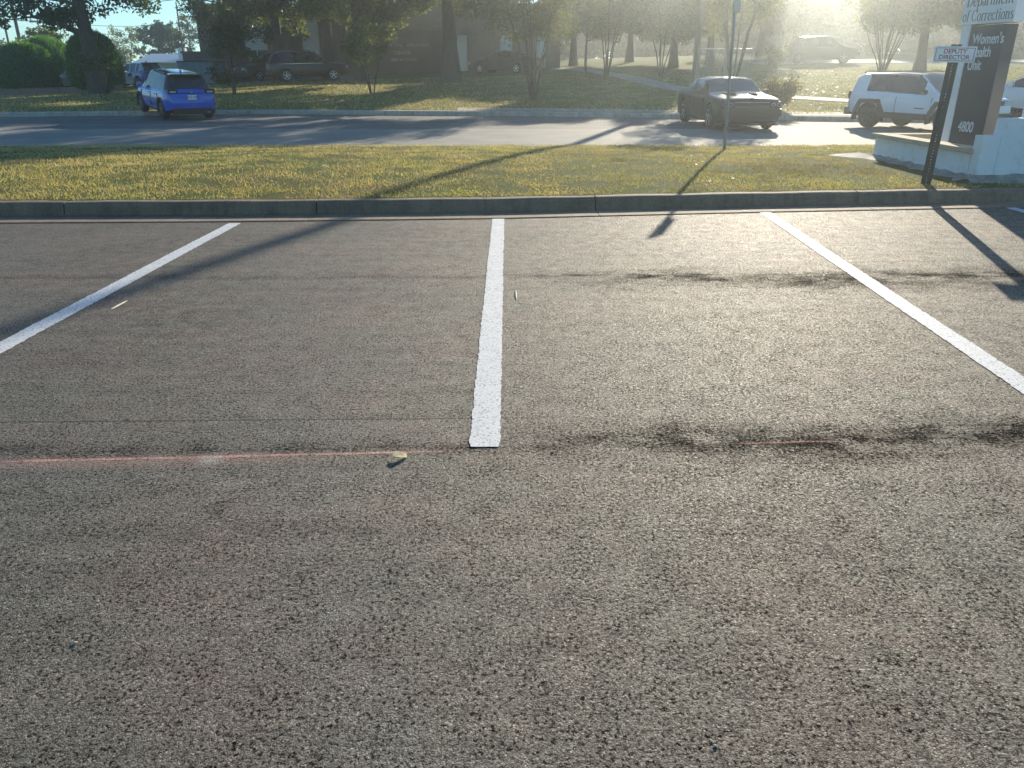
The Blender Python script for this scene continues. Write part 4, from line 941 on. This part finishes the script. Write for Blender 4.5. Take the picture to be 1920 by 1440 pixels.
xh = .64
SER = {   # glyph: advance, strokes, serif bars (x centre, y, half width)
 'D': (.86, [[(.16, 0), (.16, 1)], [(.16, .97), (.38, .97)] , arc(.38, .5, .36, .47, 90, -90), [(.38, .03), (.16, .03)]], [(.12, .012, .10), (.12, .988, .10)]),
 'e': (.56, [[(.08, .36), (.46, .36)], arc(.28, .32, .20, .32, 15, 320)], []),
 'p': (.64, [[(.14, -.28), (.14, xh)], arc(.33, .32, .21, .31, 150, -150)], [(.14, -.28, .12), (.07, xh - .02, .06)]),
 'a': (.56, [arc(.25, .45, .17, .18, 160, 0, 10) + [(.42, .08), (.50, .03)], arc(.24, .18, .16, .17, 70, 360, 12)], []),
 'r': (.46, [[(.14, 0), (.14, xh)], arc(.30, .42, .16, .20, 165, 50, 8)], [(.14, .012, .12), (.07, xh - .02, .06)]),
 't': (.40, [[(.17, .84), (.17, .14)] + arc(.28, .14, .11, .12, 180, 300, 8), [(.04, xh - .02), (.34, xh - .02)]], []),
 'm': (1.0, [[(.14, 0), (.14, xh)], arc(.31, .42, .17, .20, 165, 0, 8) + [(.48, 0)], arc(.65, .42, .17, .20, 165, 0, 8) + [(.82, 0)]], [(.14, .012, .11), (.48, .012, .10), (.82, .012, .11), (.07, xh - .02, .06)]),
 'n': (.68, [[(.14, 0), (.14, xh)], arc(.32, .42, .18, .20, 165, 0, 8) + [(.50, 0)]], [(.14, .012, .11), (.50, .012, .11), (.07, xh - .02, .06)]),
 'o': (.62, [arc(.30, .32, .22, .31, 0, 360, 20)], []),
 'f': (.40, [[(.17, 0), (.17, .78)] + arc(.30, .80, .13, .18, 175, 50, 8), [(.04, xh - .02), (.34, xh - .02)]], [(.17, .012, .12)]),
 'C': (.84, [arc(.44, .5, .36, .48, 38, 322, 22), [(.73, .98), (.73, .70)], ], []),
 'c': (.54, [arc(.28, .32, .20, .31, 45, 318, 16)], []),
 'i': (.34, [[(.16, 0), (.16, xh)], [(.16, .83), (.16, .93)]], [(.16, .012, .11), (.09, xh - .02, .07)]),
 's': (.48, [arc(.23, .47, .14, .15, 50, 250, 10) + arc(.25, .17, .15, .15, 90, -140, 10)], []),
 ' ': (.32, [], []),
}
def serif_text(txt, size, m, parent, place, sx=1.0, lean=0.0):
    """pen-drawn serif letters; place(u, v, w) maps text plane to the parent's space"""
    b = MB(); x = 0; lay = 0
    for ch in txt:
        adv, strokes, bars = SER[ch]
        def quad(pts):
            nonlocal lay
            lay += 1; o = len(b.v); w = .003 + .00012 * (lay % 20)
            for (u, v) in pts: b.v.append(place((x + u + lean * v) * size * sx, v * size, w))
            b.f.append(tuple(range(o, o + len(pts))))
        for st in strokes:
            for (a, c) in zip(st[:-1], st[1:]):
                dx, dy = c[0] - a[0], c[1] - a[1]; l = math.hypot(dx, dy) + 1e-9; th = .035 + .105 * (abs(dy) / l) ** 1.4
                nx, ny_ = -dy / l * th / 2, dx / l * th / 2; ex, ey = dx / l * .02, dy / l * .02
                quad([(a[0] - ex + nx, a[1] - ey + ny_), (a[0] - ex - nx, a[1] - ey - ny_), (c[0] + ex - nx, c[1] + ey - ny_), (c[0] + ex + nx, c[1] + ey + ny_)])
        for (cx, cy, hw) in bars: quad([(cx - hw, cy - .02), (cx + hw, cy - .02), (cx + hw, cy + .02), (cx - hw, cy + .02)])
        x += adv
    return b.build('lettering', m, parent)

# ------------------------------------------------------------------ monument sign
SA = R(166)                                    # the face runs from far left to near right
ux, uy = math.sin(SA), math.cos(SA)
ms = thing('monument_sign', 'tall charcoal and white monument sign for the womens health unit, number 4800', 'sign', (6.72, 12.62, .16), math.atan2(uy, ux))
# local: +x along the face, -y outward toward the viewer, z up
MB().cbox(0.0, .17, -.02, .20, .0, 2.02, .006).build('side_post', M['panel_white'], ms)
MB().cbox(.175, .80, -.01, .20, .0, 2.0, .004).build('charcoal_panel', M['panel_dark'], ms)
MB().cbox(-.02, .93, -.045, .22, 2.02, 3.25, .006).build('header_panel', M['panel_white'], ms)
FR = (math.pi / 2, 0, 0)
for s_, z_, x_ in (("Women's", 1.775, .25), ('Health', 1.60, .25), ('Unit', 1.425, .25)):
    text(s_, .20, M['letter'], ms, (x_, -.014, z_ - .02), FR, .003, sx=.72, bold=.002)
text('4800', .215, M['letter'], ms, (.31, -.014, .54), FR, .003, sx=.68)
serif_text('Department', .152, M['letter_grey'], ms, lambda u, v, w: (.045 + u, -.046 - w, 2.26 + v), .90)
serif_text('of Corrections', .152, M['letter_grey'], ms, lambda u, v, w: (.012 + u, -.046 - w, 2.06 + v), .82)

# white stepped wall and planter
def planter():
    t = thing('planter_wall', 'white painted planter with tan brick coping at the foot of the monument sign', 'planter', (6.4, 12.3, .0))
    o = t.location
    def quadwall(a, c, th, z0, z1, name, m, cham=0):
        dx, dy = c[0] - a[0], c[1] - a[1]; l = math.hypot(dx, dy); b = MB()
        if cham: b.cbox(0, l, -th / 2, th / 2, z0, z1, cham)
        else: b.box(0, l, -th / 2, th / 2, z0, z1)
        ob = b.build(name, m, t); ob.location = (a[0] - o[0], a[1] - o[1], 0); ob.rotation_euler = (0, 0, math.atan2(dy, dx)); return ob
    quadwall((6.38, 13.88), (6.38, 10.93), .22, .0, .50, 'front_wall', M['wall'])
    quadwall((6.495, 13.77), (9.6, 13.77), .22, .0, .50, 'back_wall', M['wall'])
    quadwall((6.345, 13.93), (6.345, 10.88), .31, .503, .568, 'coping', M['cap'], .008)
    quadwall((6.505, 13.77), (9.6, 13.77), .30, .503, .568, 'coping', M['cap'], .008)
    MB().box(6.495 - o[0], 9.5 - o[0], 11.05 - o[1], 13.65 - o[1], .05, .40).build('soil_bed', M['grass_base'], t)
    # rough poured footing skirt
    b = MB(); r_ = np.random.default_rng(4); ys = np.linspace(14.5, 10.75, 26)
    for i, y in enumerate(ys):
        out = .28 + .10 * math.sin(i * 1.3) + r_.uniform(-.05, .05) + (.35 if i < 5 else 0)
        for (x, z) in ((6.27, .22 + r_.uniform(-.02, .02)), (6.24, .19), (6.27 - out * .6, .165), (6.27 - out, height(6.2 - out, y) - .02)): b.v.append((x - o[0], y - o[1], z))
    for i in range(len(ys) - 1):
        for j in range(3): b.f.append((4 * i + j, 4 * i + 4 + j, 4 * i + 5 + j, 4 * i + 1 + j))
    b.build('footing_skirt', M['skirt'], t, True)
    return t
planter()
sw = thing('stepped_wall', 'white painted stepped wall rising to the right in front of the charcoal panel', 'wall', (6.27, 10.82, 0))
for i, (x0, x1, zt_) in enumerate(((0, .24, .745), (.242, .56, .965), (.562, .95, 1.19), (.952, 3.4, 1.42))):
    MB().cbox(x0, x1, -.10, .10, .0, zt_, .006).build('wall_step', M['wall'], sw)
b = MB(); r_ = np.random.default_rng(12); xs_ = np.linspace(-.15, 3.4, 22)
for i, x in enumerate(xs_):
    o_ = .30 + r_.uniform(-.05, .05)
    for (y, z) in ((-.102, .25 + r_.uniform(-.015, .015)), (-.13, .22), (-.25, .185), (-o_, height(6.27 + x, 10.5) - .02)): b.v.append((x, y, z))
for i in range(21):
    for j in range(3): b.f.append((4 * i + j, 4 * i + 1 + j, 4 * i + 5 + j, 4 * i + 4 + j))
b.build('footing_skirt', M['skirt'], sw, True)

# ------------------------------------------------------------------ sign posts
def channel(t, h, w=.062, m='steel_dark', hole=.0095):
    """perforated U-channel post: two flanges, a web made of rails and rungs so the holes are real"""
    b = MB(); pitch = .0254 * 1.5
    for s in (-1, 1): b.box(s * w / 2 - .004, s * w / 2 + .004, 0, .038, -.3, h); b.box(min(s * w / 2, s * (w / 2 + .026)), max(s * w / 2, s * (w / 2 + .026)), .038, .042, -.3, h)
    b.box(-w / 2 + .004, -hole / 2, -.002, .002, -.3, h); b.box(hole / 2, w / 2 - .004, -.002, .002, -.3, h)
    z = -.3
    while z < h - pitch:
        b.box(-hole / 2, hole / 2, -.002, .002, z, z + pitch - hole); z += pitch
    return b.build('post', M[m], t)
p = G(1735, 347, .15)
sp1 = thing('sign_post', 'leaning green channel post carrying the small white DEPUTY DIRECTOR plate', 'sign', (p[0], p[1], .13), R(-27))
sp1.rotation_euler = (R(-1), R(1.5), R(-27)); po = channel(sp1, 1.72, .068)
pl = MB().cbox(-.232, .232, -.012, -.008, 1.512, 1.695, .0015).build('sign_plate', M['panel_white'], sp1)
b = MB()
for (x0, x1, z0, z1) in ((-.215, .215, 1.672, 1.679), (-.215, .215, 1.528, 1.535), (-.215, -.207, 1.535, 1.672), (.207, .215, 1.535, 1.672)): b.box(x0, x1, -.0145, -.0125, z0, z1)
b.build('plate_border', M['letter_maroon'], pl)
text('DEPUTY', .070, M['letter_maroon'], pl, (0, -.0132, 1.614), FR, .0006, ax='CENTER', sx=1.0, bold=.0018)
text('DIRECTOR', .070, M['letter_maroon'], pl, (0, -.0132, 1.548), FR, .0006, ax='CENTER', sx=1.0, bold=.0018)
MB().lathe([(.008, 0), (.008, .006)], (0, -.019, 1.678), n=8).build('bolt', M['steel'], sp1)
p = G(1358, 281)
sp2 = thing('sign_post', 'slim grey steel sign post standing on the grass strip in front of the black coupe', 'sign', (p[0], p[1], p[2]), R(45))
MB().cbox(-.024, .024, -.024, .024, -.3, 2.85, .004).build('post', M['steel'], sp2)
sp2.rotation_euler = (0, R(-2.6), R(45)); MB().cbox(-.14, .14, -.036, -.030, 2.46, 2.82, .002).build('sign_plate', M['steel'], sp2)

# ------------------------------------------------------------------ utility poles and wires
def upole(label, loc, h, r0, arm=True, m='wood'):
    t = thing('utility_pole', label, 'utility pole', loc, 0, 'utility poles')
    MB().tube([(0, 0, -.3), (0, 0, h * .5), (0, 0, h)], [r0, r0 * .85, r0 * .7], 12).build('pole_shaft', M[m], t, True)
    if arm:
        MB().cbox(-1.2, 1.2, -.06, .06, h - .62, h - .50, .01).build('crossarm', M[m], t)
        for x in (-1.05, -.45, .45, 1.05): MB().lathe([(.03, 0), (.045, .05), (.02, .08), (.045, .11), (.03, .16)], (x, 0, h - .50), 'z', 8).build('insulator', M['green_mirror'], t)
    return t
b0 = G(1293, 158); b0 = (b0[0] + .25, b0[1], b0[2])
upole('tall utility pole behind the black coupe, casting the long shadow', b0, 12.3, .18, False)
b1 = AT(33, 78); upole('short plain pole top left of the leftmost hedge', AT(34, 64), 4.5, .10, False)
upole('pale pole rising behind the leftmost hedge under the oak bough', AT(56, 60), 5.8, .14, False)
upole('crossarm pole top seen between the two hedge crowns', AT(104, 76), 5.6, .11, True)
upole('thin pole in front of the bushy tree behind the metal roof', AT(352, 70), 6.2, .07, False)
def wire(a, c, sag, name='power_line', label=''):
    pts = [tuple(np.array(a) * (1 - u) + np.array(c) * u - np.array((0, 0, sag * 4 * u * (1 - u)))) for u in np.linspace(0, 1, 24)]
    tag(MB().tube(pts, .018, 4).build(name, M['wire']), label, 'cable')
q = AT(104, 76); w0 = AT(34, 64); w1 = AT(352, 70)
wire((q[0], q[1], q[2] + 5.2), (w1[0], w1[1], w1[2] + 4.6), .35, label='upper overhead cable crossing the sky left of the bushy tree')
wire((w0[0], w0[1], w0[2] + 4.3), (q[0], q[1], q[2] + 5.2), .3, label='overhead cable running above the leftmost hedge')
wire((q[0], q[1], q[2] + 4.6), (w1[0], w1[1], w1[2] + 3.9), .35, label='lower overhead cable crossing the sky left of the bushy tree')
w2 = AT(1820, 90); w3 = AT(1290, 84)
wire((w3[0], w3[1], w3[2] + 6.2), (w2[0], w2[1], w2[2] + 10.5), .8, label='overhead cable climbing through the skyline trees on the right')

# ------------------------------------------------------------------ wire fence on the lawn
def fence():
    a, c = AT(1303, 37.5), AT(1404, 37.5)
    t = thing('chain_link_fence', 'pale chain-link fence panel standing behind the black coupe', 'fence', a, 0)
    Lf = c[0] - a[0]; h = 1.75; b = MB(); s = .13; w = .011
    k = -h
    while k < Lf:
        for sg in (1, -1):
            # wire z = sg*(x-k) clipped to the panel
            x0, x1 = max(0, k), min(Lf, k + h)
            if x1 > x0:
                z0, z1 = (x0 - k), (x1 - k)
                if sg < 0: z0, z1 = h - z0, h - z1
                yy = .004 * sg; b.add([(x0, yy, z0 - w), (x0, yy, z0 + w), (x1, yy, z1 + w), (x1, yy, z1 - w), (x0, yy + .006, z0 - w), (x0, yy + .006, z0 + w), (x1, yy + .006, z1 + w), (x1, yy + .006, z1 - w)],
                                      [(0, 1, 2, 3), (7, 6, 5, 4), (1, 5, 6, 2), (0, 3, 7, 4)])
        k += s
    b.build('wire_mesh', M['steel'], t)
    for x in (0, Lf / 2, Lf): MB().tube([(x, .04, -.3), (x, .04, h + .08)], .03, 8).build('fence_post', M['steel'], t, True)
    MB().tube([(0, .04, h), (Lf, .04, h)], .022, 8).build('top_rail', M['steel'], t, True)
fence()

# ------------------------------------------------------------------ brick building
def building():
    A, Bp = AT(384, 62), AT(1050, 62); z0 = .8
    t = thing('brick_building', 'long brown brick building with pale window panels behind the shade trees', 'building', (A[0], 62, z0))
    Wd = Bp[0] - A[0]; H = 5.2
    wins = []
    def X(px): return AT(px, 62)[0] - A[0]
    # openings: (px0, px1, zlo, zhi)
    ops = [(466, 508, .9, 4.4), (572, 604, .9, 4.4), (858, 877, .7, 3.4), (938, 960, 1.4, 3.4), (1003, 1022, .9, 3.8)]
    xs_ = [0.0]
    for (a, c, l, h) in ops: xs_ += [X(a), X(c)]
    xs_.append(Wd)
    b = MB()
    for i in range(0, len(xs_), 2): b.box(xs_[i], xs_[i + 1], 0, .35, -.8, H)
    for (a, c, l, h) in ops:
        b.box(X(a), X(c), .002, .35, -.8, l); b.box(X(a), X(c), .002, .35, h, H)
    b.box(0, Wd, 12, 12.35, -.8, H); b.box(0, .35, .35, 12, -.8, H); b.box(Wd - .35, Wd, .35, 12, -.8, H)
    b.build('wall', M['brick'], t)
    for k, (a, c, l, h) in enumerate(ops):
        x0, x1 = X(a), X(c); mid = l + (h - l) * (.42 if k < 2 else .0)
        if k < 2 or k == 4:
            MB().box(x0 + .005, x1 - .005, .10, .16, max(mid, l + .9), h - .005).build('window_panel', M['spandrel'], t)
            mid = max(mid, l + .9)
            wf = MB(); wf.box(x0 + .005, x0 + .07, .10, .18, l + .005, mid - .003); wf.box(x1 - .07, x1 - .005, .10, .18, l + .005, mid - .003); wf.box(x0 + .073, x1 - .073, .10, .18, l + .005, l + .07); wf.box((x0 + x1) / 2 - .03, (x0 + x1) / 2 + .03, .10, .18, l + .073, mid - .003)
            w = wf.build('window', M['spandrel'], t); MB().box(x0 + .07, x1 - .07, .19, .2, l + .07, mid).build('pane', M['window'], w)
            MB().cbox(x0 - .08, x1 + .08, -.06, .09, l - .10, l - .004, .01).build('window_sill', M['kerb'], t)
        else:
            wf = MB(); wf.box(x0 + .005, x0 + .09, .08, .16, l + .005, h - .005); wf.box(x1 - .09, x1 - .005, .08, .16, l + .005, h - .005); wf.box(x0 + .093, x1 - .093, .08, .16, h - .09, h - .005)
            w = wf.build('window', M['spandrel'], t); MB().box(x0 + .09, x1 - .09, .17, .18, l + .005, h - .09).build('pane', M['tin'] if k == 2 else M['spandrel'], w)
    MB().cbox(-.12, Wd + .12, -.14, .50, H, H + .28, .02).build('parapet', M['kerb'], t)
    MB().box(.36, Wd - .36, .52, 11.99, H - .25, H - .05).build('roof', M['siding'], t)
    # projecting darker bay that carries the lettering
    x0, x1 = X(712), X(834)
    MB().box(x0, x1, -1.1, -.004, -.8, 3.7).build('entrance_bay', M['brick_dark'], t)
    MB().cbox(x0 - .08, x1 + .08, -1.18, -.004, 3.705, 3.86, .01).build('bay_coping', M['kerb'], t)
    text('CENTRAL  ARKANSAS', .33, M['letter_pale'], t, (X(768), -1.112, 2.58), FR, .01, 'wall_lettering', 'CENTER', 1.05)
    text('CENTER', .33, M['letter_pale'], t, (X(759), -1.112, 2.05), FR, .01, 'wall_lettering', 'CENTER', 1.05)
    text('4800 W 7TH ST', .27, M['letter_pale'], t, (X(762), -1.112, 1.62), FR, .01, 'wall_lettering', 'CENTER', 1.05)
    # brick piers and a white downpipe
    for px in (425, 548, 640, 905, 985):
        MB().box(X(px) - .35, X(px) + .35, -.30, -.004, -.8, H - .02).build('brick_pier', M['brick'], t)
    MB().tube([(X(836), -.12, -.6), (X(836), -.12, 4.8)], .06, 8).build('downpipe', M['white'], t, True)
building()
# lower wing at the left end
A = AT(350, 66); wg = thing('brick_annex', 'small flat-roofed brick annex at the left end of the long building', 'building', (A[0], 66, .7))
wb = MB(); wb.box(0, 3.0, 0, 5, -.6, 2.35); wb.build('wall', M['brick_dark'], wg)
MB().cbox(-.1, 3.1, -.1, 5.1, 2.352, 2.50, .02).build('roof', M['kerb'], wg)
MB().box(.5, 1.4, -.05, -.003, -.3, 1.6).build('door', M['panel_dark'], wg)
# low pale metal-roofed building
A = AT(266, 74); mb_ = thing('metal_roofed_building', 'low pale building with a bright gently pitched metal roof', 'building', (A[0], 74, .75))
Wm = AT(352, 74)[0] - A[0]
MB().box(0, Wm, 0, 7, -.6, 1.75).build('wall', M['siding'], mb_)
MB().add([(-.3, -.4, 1.70), (Wm + .3, -.4, 1.70), (Wm + .3, 3.5, 2.45), (-.3, 3.5, 2.45), (-.3, 7.4, 1.70), (Wm + .3, 7.4, 1.70), (-.3, -.4, 1.78), (Wm + .3, -.4, 1.78), (Wm + .3, 3.5, 2.55), (-.3, 3.5, 2.55), (-.3, 7.4, 1.78), (Wm + .3, 7.4, 1.78)],
         [(6, 7, 8, 9), (9, 8, 11, 10), (0, 3, 2, 1), (3, 4, 5, 2), (0, 1, 7, 6), (4, 10, 11, 5), (0, 6, 9, 3), (3, 9, 10, 4), (1, 2, 8, 7), (2, 5, 11, 8)]).build('roof', M['tin'], mb_)
MB().box(Wm * .15, Wm * .42, -.05, -.003, .1, 1.4).build('garage_door', M['white'], mb_)
MB().box(Wm * .55, Wm * .8, -.05, -.003, .5, 1.3).build('window', M['window'], mb_)
MB().cbox(Wm - .9, Wm - .25, 1.0, 1.5, 1.9, 2.95, .02).build('chimney', M['white'], mb_)
# blue-grey skip
A = AT(342, 55); sk = thing('steel_skip', 'blue-grey steel waste container at the end of the brick building', 'container', (A[0], 55, A[2]))
MB().add([(0, 0, .15), (2.3, 0, .15), (2.3, 1.6, .15), (0, 1.6, .15), (-.1, -.1, 1.45), (2.25, -.1, 1.45), (2.4, 1.8, 1.45), (-.1, 1.8, 1.45)], [(3, 2, 1, 0), (0, 1, 5, 4), (1, 2, 6, 5), (2, 3, 7, 6), (3, 0, 4, 7)]).build('container_body', M['teal'], sk)
rb_ = MB()
for x in np.linspace(.12, 2.12, 6): rb_.add([(x, -.004, .16), (x + .07, -.004, .16), (x + .07, -.104, 1.44), (x, -.104, 1.44), (x, -.054, .16), (x + .07, -.054, .16), (x + .07, -.154, 1.44), (x, -.154, 1.44)], [(7, 6, 5, 4), (0, 4, 5, 1), (1, 5, 6, 2), (3, 7, 4, 0)])
rb_.build('container_ribs', M['teal'], sk)
MB().cbox(-.14, 2.44, -.14, 1.84, 1.455, 1.53, .015).build('container_lid', M['trim'], sk)
for x in (.2, 2.0): MB().cbox(x, x + .14, .1, 1.5, 0, .145, .01).build('skid', M['trim'], sk)
# white marker post by the brick wall
A = AT(676, 53.5); mp = thing('hydrant_marker', 'small white marker post on the shaded lawn before the brick wall', 'marker post', A)
MB().cbox(-.07, .07, -.05, .05, -.1, .85, .02).build('marker_shaft', M['white'], mp)
MB().lathe([(.10, 0), (.12, .04), (.08, .10), (.02, .13)], (0, 0, .852), 'z', 12).build('marker_cap', M['white'], mp)
MB().cbox(.07, .26, -.03, .03, .18, .26, .01).build('marker_arm', M['white'], mp)
# pale road sign seen under the dense tree
A = AT(1729, 56); rs = thing('road_sign', 'small pale warning sign standing under the dense tree beyond the white vehicle', 'sign', A)
MB().tube([(0, 0, -.2), (0, 0, 2.0)], .03, 8).build('post', M['steel'], rs)
MB().add([(0, -.04, 1.35), (.36, -.04, 1.75), (0, -.04, 2.15), (-.36, -.04, 1.75), (0, -.06, 1.35), (.36, -.06, 1.75), (0, -.06, 2.15), (-.36, -.06, 1.75)], [(0, 1, 2, 3), (7, 6, 5, 4), (0, 4, 5, 1), (1, 5, 6, 2), (2, 6, 7, 3), (3, 7, 4, 0)]).build('sign_plate', M['stick'], rs)
MB().cbox(-.03, .03, -.068, -.062, 1.6, 1.9, .001).build('sign_symbol', M['panel_dark'], rs)

# ------------------------------------------------------------------ haze
hz = MB().box(-310, 310, -70, 330, -1.2, 18.5)
hm = bpy.data.materials.new('haze air'); hm.use_nodes = True; nt = hm.node_tree; nt.nodes.clear()
v = nt.nodes.new('ShaderNodeVolumePrincipled'); v.inputs['Color'].default_value = (.87, .95, .98, 1); v.inputs['Density'].default_value = .0021; v.inputs['Anisotropy'].default_value = .86
o = nt.nodes.new('ShaderNodeOutputMaterial'); nt.links.new(v.outputs[0], o.inputs['Volume'])
tag(hz.build('haze', hm), kind='stuff')

# ------------------------------------------------------------------ light
SUN_AZ, SUN_EL = 18.5, 18.6
w = bpy.data.worlds.new('World'); sc.world = w; w.use_nodes = True; nt = w.node_tree
bgn = nt.nodes['Background']; sky = nt.nodes.new('ShaderNodeTexSky'); sky.sky_type = 'NISHITA'; sky.sun_disc = False
sky.sun_elevation = R(SUN_EL); sky.sun_rotation = R(SUN_AZ); sky.air_density = 1.0; sky.dust_density = .0; sky.ozone_density = 3
tint = mixc(nt, 1.0, sky.outputs[0], (.66, .96, 1.08), 'MULTIPLY'); nt.links.new(tint, bgn.inputs[0]); bgn.inputs[1].default_value = .09
sl = bpy.data.lights.new('sun', 'SUN'); sl.energy = 5; sl.angle = R(.5); sl.color = (1, .89, .70)
so = bpy.data.objects.new('sun', sl); COL.objects.link(so); so.location = (20, 60, 30)
so.rotation_euler = (R(90 - SUN_EL), 0, R(180 - SUN_AZ))
vs = sc.view_settings; sc.display_settings.display_device = 'sRGB'; vs.view_transform = 'Standard'; vs.look = 'None'; vs.gamma = 1; vs.use_curve_mapping = False
vs.exposure = .82
sc.cycles.use_denoising = True; sc.cycles.max_bounces = 8; sc.cycles.volume_bounces = 1; sc.cycles.transparent_max_bounces = 8
sc.cycles.sample_clamp_indirect = 6
sc.cycles.use_adaptive_sampling = True
